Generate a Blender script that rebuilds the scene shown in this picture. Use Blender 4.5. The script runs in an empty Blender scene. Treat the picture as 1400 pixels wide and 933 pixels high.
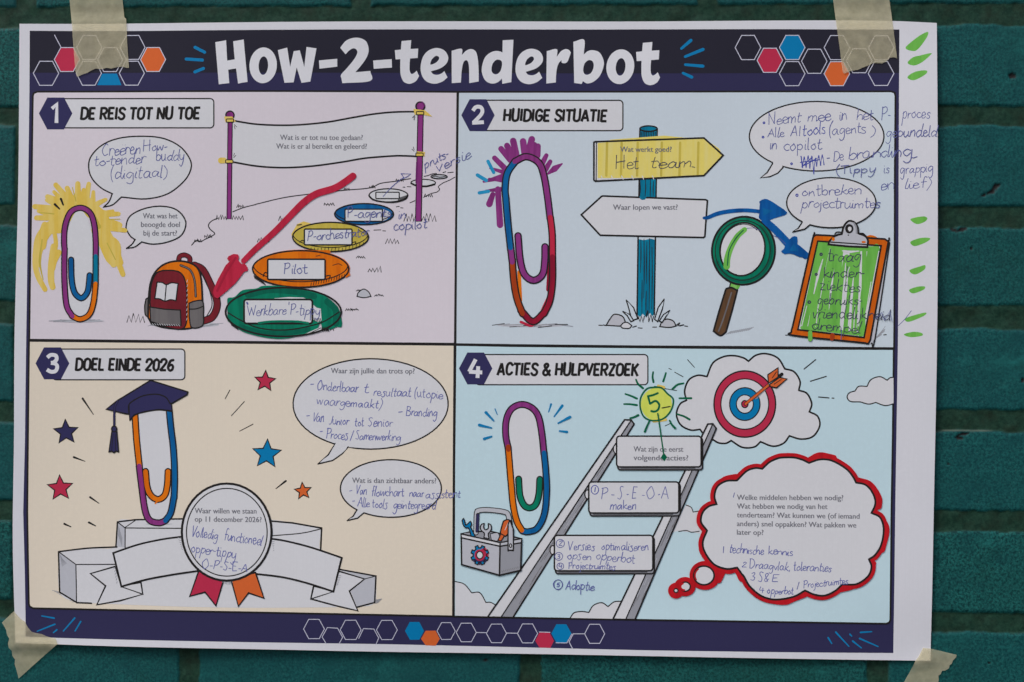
import bpy, math, random
import numpy as np
from mathutils import Vector, Matrix
from mathutils.geometry import delaunay_2d_cdt

random.seed(7)
SC = bpy.context.scene
COL = SC.collection

# ------------------------------------------------------------------ camera
DIST = 1.0                       # metres from camera to wall along the view
S0 = 0.0004744                   # metres on the wall per unit of the layout grid
GW, GH = 1400.0, 933.0           # layout grid of the wall area in view
ALPHA = -0.046                   # slight yaw
ROLL = math.radians(-0.34)
fwd = Vector((math.sin(ALPHA), math.cos(ALPHA), 0))
right0 = Vector((math.cos(ALPHA), -math.sin(ALPHA), 0))
up0 = Vector((0, 0, 1))
right = right0 * math.cos(ROLL) - up0 * math.sin(ROLL)
up = up0 * math.cos(ROLL) + right0 * math.sin(ROLL)
CAM = -DIST * fwd
cd = bpy.data.cameras.new('camera')
cam = bpy.data.objects.new('camera', cd)
COL.objects.link(cam)
cd.sensor_width = 36.0
cd.lens = 36.0 * DIST / (GW * S0)
cd.clip_start = 0.01
cd.clip_end = 50
M = Matrix(((right.x, up.x, -fwd.x, CAM.x), (right.y, up.y, -fwd.y, CAM.y),
            (right.z, up.z, -fwd.z, CAM.z), (0, 0, 0, 1)))
cam.matrix_world = M
SC.camera = cam

# ------------------------------------------------------------------ sky, sun, exposure
SUN_EL, SUN_AZ = math.radians(52), math.radians(-38)   # azimuth from the wall normal, towards the left
w = bpy.data.worlds.new('World')
SC.world = w
w.use_nodes = True
nt = w.node_tree
sky = nt.nodes.new('ShaderNodeTexSky')
sky.sky_type = 'NISHITA'
sky.sun_disc = False
sky.sun_elevation = SUN_EL
sky.sun_rotation = math.radians(180 + 38)
sky.dust_density = 3.0
sky.air_density = 1.0
sky.ozone_density = 0.6
nt.links.new(sky.outputs[0], nt.nodes['Background'].inputs[0])
nt.nodes['Background'].inputs[1].default_value = 0.142
sl = bpy.data.lights.new('sun', 'SUN')
sl.energy = 1.42
sl.angle = math.radians(22)
sl.color = (1.0, 0.975, 0.935)
sun = bpy.data.objects.new('sun', sl)
COL.objects.link(sun)
sd = Vector((math.sin(SUN_AZ) * math.cos(SUN_EL), -math.cos(SUN_AZ) * math.cos(SUN_EL), math.sin(SUN_EL)))
sun.rotation_euler = sd.to_track_quat('Z', 'Y').to_euler()
SC.view_settings.view_transform = 'Standard'
SC.view_settings.look = 'None'
SC.view_settings.exposure = 0.0
SC.view_settings.gamma = 1.0


# ------------------------------------------------------------------ wall plane layout
def on_plane(x, y, depth):
    """layout grid -> world point on the plane y = -depth (parallel to the wall)."""
    u = (x - GW / 2) * S0 / DIST
    v = -(y - GH / 2) * S0 / DIST
    d = fwd + right * u + up * v
    t = (-depth - CAM.y) / d.y
    return CAM.x + d.x * t, CAM.z + d.z * t


def on_plane_np(X, Y, depth):
    u = (X - GW / 2) * S0 / DIST
    v = -(Y - GH / 2) * S0 / DIST
    dx = fwd.x + right.x * u + up.x * v
    dy = fwd.y + right.y * u + up.y * v
    dz = fwd.z + right.z * u + up.z * v
    t = (-depth - CAM.y) / dy
    return CAM.x + dx * t, CAM.z + dz * t


def tag(o, label=None, cat=None, group=None, kind=None):
    if label: o['label'] = label
    if cat: o['category'] = cat
    if group: o['group'] = group
    if kind: o['kind'] = kind
    return o


# ------------------------------------------------------------------ materials
K_ALB = 1.85
K_INK = 1.36


def lin(c):
    c = c / 255.0
    return c / 12.92 if c <= 0.04045 else ((c + 0.055) / 1.055) ** 2.4


def alb(rgb, k=K_ALB):
    return tuple(min(0.86, lin(c) * k) for c in rgb) + (1.0,)


MATS = {}


def mix_node(nt, a, b, fac, mode='MIX'):
    n = nt.nodes.new('ShaderNodeMix')
    n.data_type = 'RGBA'
    n.blend_type = mode
    for sock, val in ((n.inputs[0], fac), (n.inputs[6], a), (n.inputs[7], b)):
        if hasattr(val, 'links') or isinstance(val, bpy.types.NodeSocket):
            nt.links.new(val, sock)
        else:
            sock.default_value = val
    return n.outputs[2]


def noise(nt, vec, scale, detail=3.0, rough=0.55):
    n = nt.nodes.new('ShaderNodeTexNoise')
    n.inputs['Scale'].default_value = scale
    n.inputs['Detail'].default_value = detail
    n.inputs['Roughness'].default_value = rough
    nt.links.new(vec, n.inputs['Vector'])
    return n.outputs['Fac']


def ramp(nt, fac, lo, hi, a=0.0, b=1.0):
    n = nt.nodes.new('ShaderNodeMapRange')
    n.inputs[1].default_value = lo
    n.inputs[2].default_value = hi
    n.inputs[3].default_value = a
    n.inputs[4].default_value = b
    nt.links.new(fac, n.inputs[0])
    return n.outputs[0]


def vec_scaled(nt, sx, sy, sz, rot=0.0):
    tc = nt.nodes.new('ShaderNodeTexCoord')
    mp = nt.nodes.new('ShaderNodeMapping')
    mp.inputs['Scale'].default_value = (sx, sy, sz)
    mp.inputs['Rotation'].default_value = (0, rot, 0)
    nt.links.new(tc.outputs['Object'], mp.inputs['Vector'])
    return mp.outputs['Vector']


def ink(name, rgb, rgb2=None, streak=0.0, rough=0.62, rot=0.0, k=None):
    """a printed or marker colour on paper: faint paper mottling, optional marker streaks towards rgb2."""
    m = bpy.data.materials.new(name)
    m.use_nodes = True
    nt = m.node_tree
    bs = nt.nodes['Principled BSDF']
    if k is None:
        k = K_ALB if min(rgb) > 115 else K_INK
    c = alb(rgb, k)
    v = vec_scaled(nt, 1, 1, 1)
    col = mix_node(nt, c, tuple(x * 0.965 for x in c[:3]) + (1,), ramp(nt, noise(nt, v, 9, 4), 0.35, 0.7))
    col = mix_node(nt, col, tuple(min(.88, x * 1.015) for x in c[:3]) + (1,), ramp(nt, noise(nt, v, 400, 2), 0.45, 0.75))
    lines = noise(nt, vec_scaled(nt, 1400, 1, 18), 1.0, 1.0)           # the faint vertical banding of the plotter
    col = mix_node(nt, col, tuple(x * 0.96 for x in c[:3]) + (1,), ramp(nt, lines, 0.45, 0.75, 0, 0.5))
    if rgb2:
        c2 = alb(rgb2, k)
        st = noise(nt, vec_scaled(nt, 260, 1, 26, rot), 1.0, 3.0)
        col = mix_node(nt, col, c2, ramp(nt, st, 0.42, 0.62, 0, streak))
    nt.links.new(col, bs.inputs['Base Color'])
    bs.inputs['Roughness'].default_value = rough
    bs.inputs['Specular IOR Level'].default_value = 0.12
    bp = nt.nodes.new('ShaderNodeBump')
    bp.inputs['Strength'].default_value = 0.03
    bp.inputs['Distance'].default_value = 0.0002
    nt.links.new(noise(nt, v, 900, 3), bp.inputs['Height'])
    nt.links.new(bp.outputs[0], bs.inputs['Normal'])
    MATS[name] = m
    return name


WHITE = ink('paper_white', (172, 172, 177))
PRINTW = ink('print_white', (171, 171, 174))
NAVY = ink('print_navy', (44, 42, 74))
NAVYD = ink('print_navy_dark', (35, 34, 46))
NAVY2 = ink('print_navy_badge', (46, 44, 82))
LILAC = ink('print_lilac', (174, 167, 173))
PALE = ink('print_pale_blue', (161, 170, 177))
BEIGE = ink('print_beige', (185, 172, 157))
SKYB = ink('print_sky_blue', (155, 175, 184))
PENP = ink('ballpoint_pale', (94, 98, 154))
BLACK = ink('print_black', (32, 30, 30))
GREYL = ink('print_grey_light', (150, 151, 157))
GREYM = ink('print_grey_mid', (120, 121, 127))
TEXT = ink('print_text_grey', (104, 104, 112))
TITLE = ink('print_title_white', (176, 176, 180))
HEXL = ink('print_hexagon_line', (158, 158, 172))
PINK = ink('print_pink', (172, 42, 70))
ORNG = ink('print_orange', (196, 92, 44))
BLUE = ink('print_blue', (0, 112, 162))
SPRK = ink('print_spark_blue', (6, 112, 162))
PEN = ink('ballpoint_blue', (84, 88, 142))
PEND = ink('ballpoint_dark', (60, 62, 80))
PENB = ink('ballpoint_deep_blue', (62, 70, 148))
M_PUR = ink('marker_purple', (130, 50, 118), (106, 36, 96), 0.8)
M_PURD = ink('marker_purple_dense', (104, 36, 98), (84, 30, 80), 0.6)
M_YEL = ink('marker_yellow', (204, 174, 76), (212, 188, 112), 0.6)
M_YELS = ink('marker_sign_yellow', (208, 192, 98), (204, 194, 130), 0.55)
M_YELD = ink('marker_yellow_dense', (186, 168, 72), (168, 150, 60), 0.6)
M_RED = ink('marker_red', (176, 36, 62), (156, 26, 50), 0.7, rot=0.8)
M_REDC = ink('marker_cloud_red', (178, 22, 32), (154, 16, 26), 0.7, rot=0.4)
M_REDS = ink('marker_red_overlap', (152, 28, 52))
M_CRIM = ink('marker_crimson', (140, 18, 44), (112, 14, 40), 0.7)
M_MAR = ink('marker_maroon', (112, 30, 40), (96, 24, 34), 0.6)
M_ORG = ink('marker_orange', (216, 108, 10), (190, 88, 6), 0.7)
M_ORGB = ink('marker_clipboard_orange', (196, 92, 14), (172, 76, 8), 0.7)
M_BRN = ink('marker_rust', (158, 60, 18), (132, 44, 20), 0.6)
M_GRN = ink('marker_green', (0, 116, 88), (0, 92, 72), 0.75, rot=1.4)
M_GRND = ink('marker_green_dense', (0, 92, 72), (0, 78, 62), 0.6)
M_DGRN = ink('marker_dark_green', (0, 92, 62), (0, 74, 50), 0.5)
M_LGR = ink('marker_light_green', (104, 172, 74), (88, 154, 62), 0.7)
M_LGRP = ink('marker_pale_green', (122, 180, 92), (104, 166, 76), 0.7)
M_BLU = ink('marker_blue', (6, 92, 146), (4, 72, 126), 0.75)
M_BLUA = ink('marker_arrow_blue', (4, 82, 148), (2, 58, 116), 0.7, rot=1.0)
M_TEAL = ink('marker_teal_blue', (0, 116, 146), (0, 92, 122), 0.8)
M_CYAN = ink('marker_cyan', (36, 140, 182), (20, 120, 164), 0.5)
M_BWN = ink('marker_brown', (92, 66, 44), (74, 52, 36), 0.6)
M_LIME = ink('marker_lime', (196, 204, 92), (184, 196, 76), 0.6)
M_GRY = ink('marker_grey', (104, 100, 100), (90, 86, 88), 0.6)
PAL_H = ink('print_hatch_shadow', (138, 136, 144))

# ------------------------------------------------------------------ the sheet's gentle waves
G = 40.0                       # the sheet is a fine faceted surface on this grid
D_POSTER = 0.0042
LAYER = 2.2e-5                 # thickness of one printed or inked layer


def wave_smooth(x, y):
    """metres the sheet stands off its mean plane, towards the viewer."""
    z = 0.0011 * math.sin(x / 210.0 + 0.6) * math.sin(y / 330.0 + 0.4)
    z += 0.00075 * math.sin((x * 0.7 + y) / 150.0)
    z += 0.0010 * math.cos(x / 95.0 + 1.0) * math.exp(-((y - 30) / 60.0) ** 2)
    z += 0.0016 * math.exp(-((x - 10) / 50.0) ** 2) * math.exp(-((y - 560) / 190.0) ** 2)
    z += 0.0017 * math.exp(-((x - 1285) / 70.0) ** 2) * math.exp(-((y - 420) / 300.0) ** 2)
    z += 0.0011 * math.exp(-((y - 895) / 40.0) ** 2) * math.sin(x / 120.0)
    for cx, cy in ((135, 40), (1185, 40), (30, 880), (1275, 900)):     # pulled to the wall at the taped corners
        z -= 0.0016 * math.exp(-(((x - cx) ** 2 + (y - cy) ** 2) / 90.0 ** 2))
    return z


_wc = {}


def wv(i, j):
    k = (i, j)
    if k not in _wc:
        _wc[k] = wave_smooth(i * G, j * G)
    return _wc[k]


def wave(x, y):
    i, j = math.floor(x / G), math.floor(y / G)
    fx, fy = x / G - i, y / G - j
    z00, z11 = wv(i, j), wv(i + 1, j + 1)
    if fx >= fy:
        z10 = wv(i + 1, j)
        return z00 + (z10 - z00) * fx + (z11 - z10) * fy
    z01 = wv(i, j + 1)
    return z00 + (z01 - z00) * fy + (z11 - z01) * fx


def sheet_point(x, y, layer):
    X, Z = on_plane(x, y, D_POSTER)
    return (X, -(D_POSTER + wave(x, y) + layer * LAYER), Z)


def sheet_normal(x, y):
    e = 3.0
    gx = (wave_smooth(x + e, y) - wave_smooth(x - e, y)) / (2 * e * S0)
    gz = -(wave_smooth(x, y + e) - wave_smooth(x, y - e)) / (2 * e * S0)
    return Vector((-gx, -1.0, -gz)).normalized()


# ------------------------------------------------------------------ drawing kit
PARTS = []
EL_BOX, EL_KEY, EL_LAY = [], [], []
P = None
OX, OY, OS = 0.0, 0.0, 1.0


def O(x=0.0, y=0.0, s=1.0):
    global OX, OY, OS
    OX, OY, OS = float(x), float(y), float(s)


def tr(pts):
    return [(OX + p[0] / OS, OY + p[1] / OS) for p in pts]


class Part:
    def __init__(self, name, parent, label=None):
        self.name, self.parent, self.label = name, parent, label
        self.groups, self.raw = {}, {}
        self.id = len(PARTS)
        self.obj = None
        PARTS.append(self)


def part(name, parent, label=None):
    global P
    P = Part(name, parent, label)
    return P


def add(mat, faces, holes=None, raw=False):
    """faces: polygons in layout units; stacked above everything already drawn where their boxes meet."""
    faces = [f for f in faces if len(f) >= 3]
    if not faces:
        return
    a = np.array([p for f in faces for p in f])
    box = (a[:, 0].min() - .3, a[:, 1].min() - .3, a[:, 0].max() + .3, a[:, 1].max() + .3)
    key = P.id * 1000 + sorted(MATS).index(mat)
    lay = 1
    if EL_BOX:
        B = np.array(EL_BOX)
        hit = (B[:, 0] < box[2]) & (B[:, 2] > box[0]) & (B[:, 1] < box[3]) & (B[:, 3] > box[1])
        if hit.any():
            L = np.array(EL_LAY)[hit]
            same = np.array(EL_KEY)[hit] == key
            lay = int(np.max(np.where(same, L, L + 1)))
    EL_BOX.append(box); EL_KEY.append(key); EL_LAY.append(lay)
    (P.raw if raw else P.groups).setdefault((mat, lay), []).append((faces, holes or []))


def sm(pts, closed=False, n=6):
    """smooth curve through points."""
    if len(pts) < 3:
        return list(pts)
    out = []
    N = len(pts)
    rng = range(N) if closed else range(N - 1)
    for i in rng:
        p1, p2 = pts[i], pts[(i + 1) % N]
        p0 = pts[(i - 1) % N] if closed or i > 0 else (2 * p1[0] - p2[0], 2 * p1[1] - p2[1])
        p3 = pts[(i + 2) % N] if closed or i + 2 < N else (2 * p2[0] - p1[0], 2 * p2[1] - p1[1])
        for k in range(n):
            t = k / n
            t2, t3 = t * t, t * t * t
            out.append(tuple(0.5 * (2 * p1[a] + (p2[a] - p0[a]) * t + (2 * p0[a] - 5 * p1[a] + 4 * p2[a] - p3[a]) * t2
                                    + (3 * p1[a] - p0[a] - 3 * p2[a] + p3[a]) * t3) for a in (0, 1)))
    if not closed:
        out.append(tuple(pts[-1]))
    return out


def ell(cx, cy, rx, ry, rot=0.0, n=44, a0=0.0, a1=360.0):
    r = math.radians(rot)
    full = abs(a1 - a0) >= 360
    out = []
    for k in range(n if full else n + 1):
        a = math.radians(a0 + (a1 - a0) * k / n)
        x, y = rx * math.cos(a), ry * math.sin(a)
        out.append((cx + x * math.cos(r) - y * math.sin(r), cy + x * math.sin(r) + y * math.cos(r)))
    return out


def rrect(x0, y0, x1, y1, r):
    out = []
    for cx, cy, a in ((x1 - r, y0 + r, -90), (x1 - r, y1 - r, 0), (x0 + r, y1 - r, 90), (x0 + r, y0 + r, 180)):
        out += [(cx + r * math.cos(math.radians(a + k * 22.5)), cy + r * math.sin(math.radians(a + k * 22.5))) for k in range(5)]
    return out


def dedupe(pts, closed):
    out = []
    for p in pts:
        if not out or (p[0] - out[-1][0]) ** 2 + (p[1] - out[-1][1]) ** 2 > 1e-4:
            out.append(p)
    if closed and len(out) > 2 and (out[0][0] - out[-1][0]) ** 2 + (out[0][1] - out[-1][1]) ** 2 < 1e-4:
        out.pop()
    return out


def stroke_faces(pts, wd, closed=False, cap=True):
    """quads along a polyline (layout units) with mitred joints; wd a number or (start, ..., end) widths."""
    pts = dedupe(pts, closed)
    n = len(pts)
    if n == 1:
        return [ell(pts[0][0], pts[0][1], wd / 2, wd / 2, n=8)]
    if n < 2:
        return []
    W = []
    for i in range(n):
        if isinstance(wd, (tuple, list)):
            t = i / (n - 1) * (len(wd) - 1)
            k = min(int(t), len(wd) - 2)
            W.append(wd[k] + (wd[k + 1] - wd[k]) * (t - k))
        else:
            W.append(wd)
    segs = n if closed else n - 1
    T = []
    for i in range(segs):
        a, b = pts[i], pts[(i + 1) % n]
        d = math.hypot(b[0] - a[0], b[1] - a[1]) or 1e-9
        T.append(((b[0] - a[0]) / d, (b[1] - a[1]) / d))
    Lp, Rp, sharp = [], [], []
    for i in range(n):
        if closed:
            t0, t1 = T[i - 1], T[i]
        else:
            t0, t1 = T[max(i - 1, 0)], T[min(i, n - 2)]
        nx, ny = -(t0[1] + t1[1]), t0[0] + t1[0]
        d = math.hypot(nx, ny)
        if d < 0.5:
            nx, ny, d = -t0[1], t0[0], 1.0
            m = 1.0
            sharp.append(i)
        else:
            nx, ny = nx / d, ny / d
            m = min(1.6, 1.0 / max(0.2, (nx * -t0[1] + ny * t0[0])))
        h = W[i] / 2 * m
        Lp.append((pts[i][0] + nx * h, pts[i][1] + ny * h))
        Rp.append((pts[i][0] - nx * h, pts[i][1] - ny * h))
    F = []
    for i in range(segs):
        j = (i + 1) % n
        F.append([Lp[i], Lp[j], Rp[j], Rp[i]])
    for i in sharp:
        F.append(ell(pts[i][0], pts[i][1], W[i] / 2, W[i] / 2, n=8))
    if cap and not closed:
        for i in (0, n - 1):
            if W[i] > 0.5:
                F.append(ell(pts[i][0], pts[i][1], W[i] / 2 * 0.995, W[i] / 2 * 0.995, n=8 if W[i] < 3 else 14))
    return F


def line(pts, wd, mat, closed=False, smooth=True, cap=True, n=6):
    q = tr(pts)
    if mat == BLACK:                                     # the printed outlines are a little heavier than their nominal width
        wd = tuple(x * 1.42 for x in wd) if isinstance(wd, tuple) else (wd * 1.42 if wd < 2.3 else wd)
    if smooth and len(q) > 2:
        q = sm(q, closed, n)
    add(mat, stroke_faces(q, wd, closed, cap))


def fill(pts, mat, smooth=False, holes=None, n=6):
    q = tr(pts)
    if smooth:
        q = sm(q, True, n)
    hs = [sm(tr(h), True, 5) for h in (holes or [])]
    add(mat, [q], hs)


def shape(pts, mat, lw=1.3, smooth=False, lmat=None):
    """filled area with a printed outline."""
    fill(pts, mat, smooth)
    line(pts, lw, lmat or BLACK, True, smooth)


def loop(*runs):
    """closed outline from several runs of points, each smoothed on its own, meeting at corners."""
    out = []
    for r in runs:
        out += sm(r) if len(r) > 2 else list(r)
    return out


def hexa(cx, cy, r, h):
    return [(cx + r, cy), (cx + r / 2, cy + h), (cx - r / 2, cy + h), (cx - r, cy), (cx - r / 2, cy - h), (cx + r / 2, cy - h)]


def star(cx, cy, R, rot=0.0, k=0.45):
    return [(cx + (R if i % 2 == 0 else R * k) * math.sin(math.radians(rot + i * 36)),
             cy - (R if i % 2 == 0 else R * k) * math.cos(math.radians(rot + i * 36))) for i in range(10)]


def wire(runs, wd=5.0, edge=1.3):
    """one bent wire coloured in runs: a dark outline with the colours inside."""
    for pts, mat in runs:
        line(pts, wd + 2 * edge, BLACK)
    for pts, mat in runs:
        line(pts, wd, mat)


def scribble(x0, y0, x1, y1, mat, wd, step, jit=0.3, vertical=False):
    """back-and-forth marker colouring inside a box."""
    pts, k = [], 0
    a, b = (y0, y1) if not vertical else (x0, x1)
    t = a
    while t <= b:
        e0 = random.uniform(-jit, jit)
        if vertical:
            pts.append((t, (y0 if k % 2 == 0 else y1) + e0))
        else:
            pts.append(((x0 if k % 2 == 0 else x1) + e0, t))
        t += step
        k += 1
    line(pts, wd, mat, smooth=False)


# ------------------------------------------------------------------ writing
def C(*p): return ('c',) + p


HW = {
 'a': (.95, [[(.72,.85),(.38,1),(.05,.55),(.2,.03),(.5,.2),(.74,.88),(.7,.2),(.95,.05)]]),
 'b': (.85, [[(.12,2),(.08,.1)], [(.08,.55),(.42,1),(.75,.6),(.48,.0),(.08,.12)]]),
 'c': (.75, [[(.68,.82),(.36,1),(.05,.5),(.34,0),(.74,.16)]]),
 'd': (.95, [[(.7,.8),(.36,1),(.05,.5),(.3,0),(.68,.4)], [(.78,2),(.7,.5),(.72,.1),(.9,.02)]]),
 'e': (.78, [[(.06,.45),(.66,.62),(.45,1),(.1,.68),(.2,.05),(.52,0),(.8,.25)]]),
 'f': (.6, [[(.66,1.85),(.44,2),(.3,1.5),(.26,0)], [(.04,1),(.58,1.05)]]),
 'g': (.88, [[(.74,.85),(.36,1),(.05,.5),(.34,.08),(.7,.6)], [(.77,.95),(.72,-.5),(.4,-1),(.04,-.7)]]),
 'h': (.85, [[(.12,2),(.08,0)], [(.08,.5),(.44,1),(.7,.7),(.72,0)]]),
 'i': (.38, [[(.14,1),(.12,.15),(.3,.02)], [(.17,1.42),(.2,1.5)]]),
 'j': (.38, [[(.22,1),(.2,-.6),(-.06,-1)], [(.26,1.42),(.28,1.5)]]),
 'k': (.78, [[(.12,2),(.08,0)], [(.64,1),(.14,.48)], [(.14,.48),(.74,0)]]),
 'l': (.36, [[(.16,2),(.1,.15),(.28,.02)]]),
 'm': (1.2, [[(.08,1),(.08,0)], [(.08,.6),(.36,1),(.52,.7),(.52,0)], [(.52,.6),(.82,1),(.98,.7),(1.0,0)]]),
 'n': (.85, [[(.08,1),(.08,0)], [(.08,.55),(.44,1),(.66,.7),(.7,0)]]),
 'o': (.82, [[(.42,1),(.06,.55),(.34,0),(.72,.45),(.42,1),(.6,.95)]]),
 'p': (.86, [[(.14,1.05),(.06,-1)], [(.1,.7),(.46,1.02),(.76,.6),(.46,.04),(.1,.2)]]),
 'r': (.6, [[(.1,1),(.08,0)], [(.08,.5),(.32,.95),(.6,.9)]]),
 's': (.66, [[(.6,.88),(.3,1),(.12,.76),(.54,.34),(.4,0),(.04,.1)]]),
 '$': (.7, [[(.62,1.05),(.2,.95),(.42,.5),(.5,.05),(.2,-.18),(.0,.05)]]),
 't': (.6, [[(.26,1.75),(.2,.25),(.36,0),(.56,.14)], [(.0,1.05),(.56,1.12)]]),
 'u': (.88, [[(.08,1),(.1,.3),(.34,0),(.66,.4)], [(.7,1),(.68,.2),(.86,.02)]]),
 'v': (.75, [[(.04,1),(.34,0)], [(.34,0),(.68,1)]]),
 'w': (1.1, [[(.04,1),(.22,.05),(.52,.85)], [(.52,.85),(.72,.05),(1.02,1)]]),
 'x': (.75, [[(.04,1),(.66,0)], [(.64,1),(.04,0)]]),
 'y': (.82, [[(.08,1),(.14,.3),(.4,.1),(.68,.5)], [(.74,1),(.64,-.4),(.34,-1),(.0,-.7)]]),
 'z': (.72, [[(.06,.95),(.6,.98)], [(.6,.98),(.06,.04)], [(.06,.04),(.68,.02)]]),
 'A': (1.15, [[(.02,0),(.5,1.95)], [(.5,1.95),(1.0,0)], [(.2,.75),(.82,.72)]]),
 'B': (1.05, [[(.12,1.95),(.1,0)], [(.1,1.9),(.7,1.75),(.62,1.15),(.14,1.02)], [(.14,1.02),(.9,.8),(.74,.1),(.1,.02)]]),
 'C': (1.0, [[(.9,1.7),(.5,1.95),(.06,1.0),(.36,.02),(.9,.25)]]),
 'D': (1.15, [[(.14,1.95),(.12,0)], [(.02,1.9),(.7,1.75),(1.0,.9),(.6,.08),(.08,.02)]]),
 'E': (.9, [[(.8,1.9),(.1,1.92)], [(.1,1.92),(.1,.02)], [(.1,.02),(.84,.04)], [(.1,1.0),(.66,1.02)]]),
 'H': (1.15, [[(.14,1.95),(.06,0)], [(.94,1.95),(.88,0)], [(.02,.95),(1.04,1.08)]]),
 'I': (.4, [[(.2,1.95),(.18,0)]]),
 'J': (.75, [[(.56,1.95),(.54,.4),(.3,0),(.02,.2)]]),
 'N': (1.1, [[(.1,0),(.12,1.9)], [(.12,1.9),(.86,.05)], [(.86,.05),(.94,1.95)]]),
 'O': (1.2, [[(.55,1.95),(.08,1.1),(.4,.02),(1.0,.7),(.7,1.9),(.5,1.93)]]),
 'P': (.95, [[(.16,1.95),(.1,0)], [(.02,1.8),(.6,1.95),(.86,1.45),(.56,1.0),(.14,.9)]]),
 'S': (.85, [[(.76,1.8),(.4,1.95),(.2,1.55),(.62,.7),(.44,.02),(.02,.2)]]),
 'T': (1.0, [[(.02,1.9),(.96,1.95)], [(.5,1.92),(.44,0)]]),
 'V': (1.0, [[(.04,1.95),(.4,0)], [(.4,0),(.92,1.95)]]),
 'W': (1.5, [[(.04,1.9),(.34,.05)], [(.34,.05),(.72,1.5)], [(.72,1.5),(1.0,.05)], [(1.0,.05),(1.4,1.95)]]),
 '&': (.8, [[(.7,.1),(.2,1.5),(.42,1.95),(.56,1.6),(.1,.6),(.3,0),(.74,.7)]]),
 '1': (.4, [[(.2,1.9),(.2,0)]]),
 '2': (.8, [[(.1,1.5),(.4,1.9),(.64,1.5),(.1,.08)], [(.1,.08),(.76,.06)]]),
 '3': (.8, [[(.1,1.75),(.5,1.9),(.56,1.4),(.26,1.05)], [(.26,1.05),(.66,.7),(.46,.02),(.06,.2)]]),
 '4': (.85, [[(.3,1.9),(.08,.8)], [(.08,.8),(.76,.8)], [(.58,1.5),(.54,0)]]),
 '5': (.8, [[(.66,1.9),(.2,1.85)], [(.2,1.85),(.16,1.05),(.5,1.1),(.66,.5),(.4,.02),(.08,.15)]]),
 '-': (.6, [[(.08,.62),(.5,.66)]]),
 '/': (.6, [[(.04,-.3),(.56,1.9)]]),
 '(': (.5, [[(.44,2.1),(.12,1.1),(.2,.0),(.4,-.5)]]),
 ')': (.5, [[(.1,2.1),(.42,1.2),(.3,.1),(.04,-.5)]]),
 ',': (.4, [[(.2,.15),(.1,-.3)]]),
 ' ': (.6, []),
}
HWMAT = PEN
DIA = {'\u00eb': 'e', '\u00ef': 'i'}


def hw(text, x0, y0, x1, y1, xh, mat=None, wd=1.08, jit=1.35, slant=0.10):
    """handwriting from (x0, y0) to (x1, y1) along the baseline, xh = height of a small letter."""
    mat = mat or HWMAT
    x0, y0 = OX + x0 / OS, OY + y0 / OS
    x1, y1 = OX + x1 / OS, OY + y1 / OS
    xh = xh / OS
    adv = sum(HW[DIA.get(c, c)][0] for c in text)
    Lg = math.hypot(x1 - x0, y1 - y0)
    sx = Lg / adv
    ux, uy = (x1 - x0) / Lg, (y1 - y0) / Lg
    vx, vy = uy, -ux
    vx, vy = vx * .5, vy * .5 - .5
    pos = 0.0
    F = []
    last = None
    for c in text:
        g = DIA.get(c, c)
        a, strokes = HW[g]
        sy = xh * random.uniform(1 - .1 * jit, 1 + .1 * jit)
        oy = random.uniform(-.06, .06) * xh * jit
        sl = slant + random.uniform(-.07, .07) * jit
        sw = random.uniform(.92, 1.08)
        extra = [[(.25, 1.45), (.27, 1.5)], [(.6, 1.45), (.62, 1.5)]] if c in DIA else []
        if c == '\u00ef':
            strokes = strokes[:1]; extra = [[(.0, 1.45), (.02, 1.5)], [(.35, 1.45), (.37, 1.5)]]
        for s in strokes + extra:
            q = []
            for (gx, gy) in s:
                gx += random.uniform(-.04, .04) * jit
                gy += random.uniform(-.04, .04) * jit
                X = (pos + gx * sw) * sx + sl * gy * xh
                Y = gy * sy + oy
                q.append((x0 + ux * X + vx * Y, y0 + uy * X + vy * Y))
            if len(q) > 2:
                q = sm(q, False, 4)
            b = random.uniform(.85, 1.12) * wd
            F += stroke_faces(q, (b, b * random.uniform(.8, 1.0)), False, b > 1.5)
            if s is strokes[0 if g in 'ij' else -1]:
                tail = q[-1]
            if s is strokes[0] and last and g in 'nmriuevw' and random.random() < .8:
                F += stroke_faces([last, q[0]] if g != 'e' else [last, q[1]], wd * .85, False, False)
        last = None
        if strokes and c.islower() and g in 'acdehiklmnrtu':
            last = tail
        pos += a
    add(mat, F)


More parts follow.
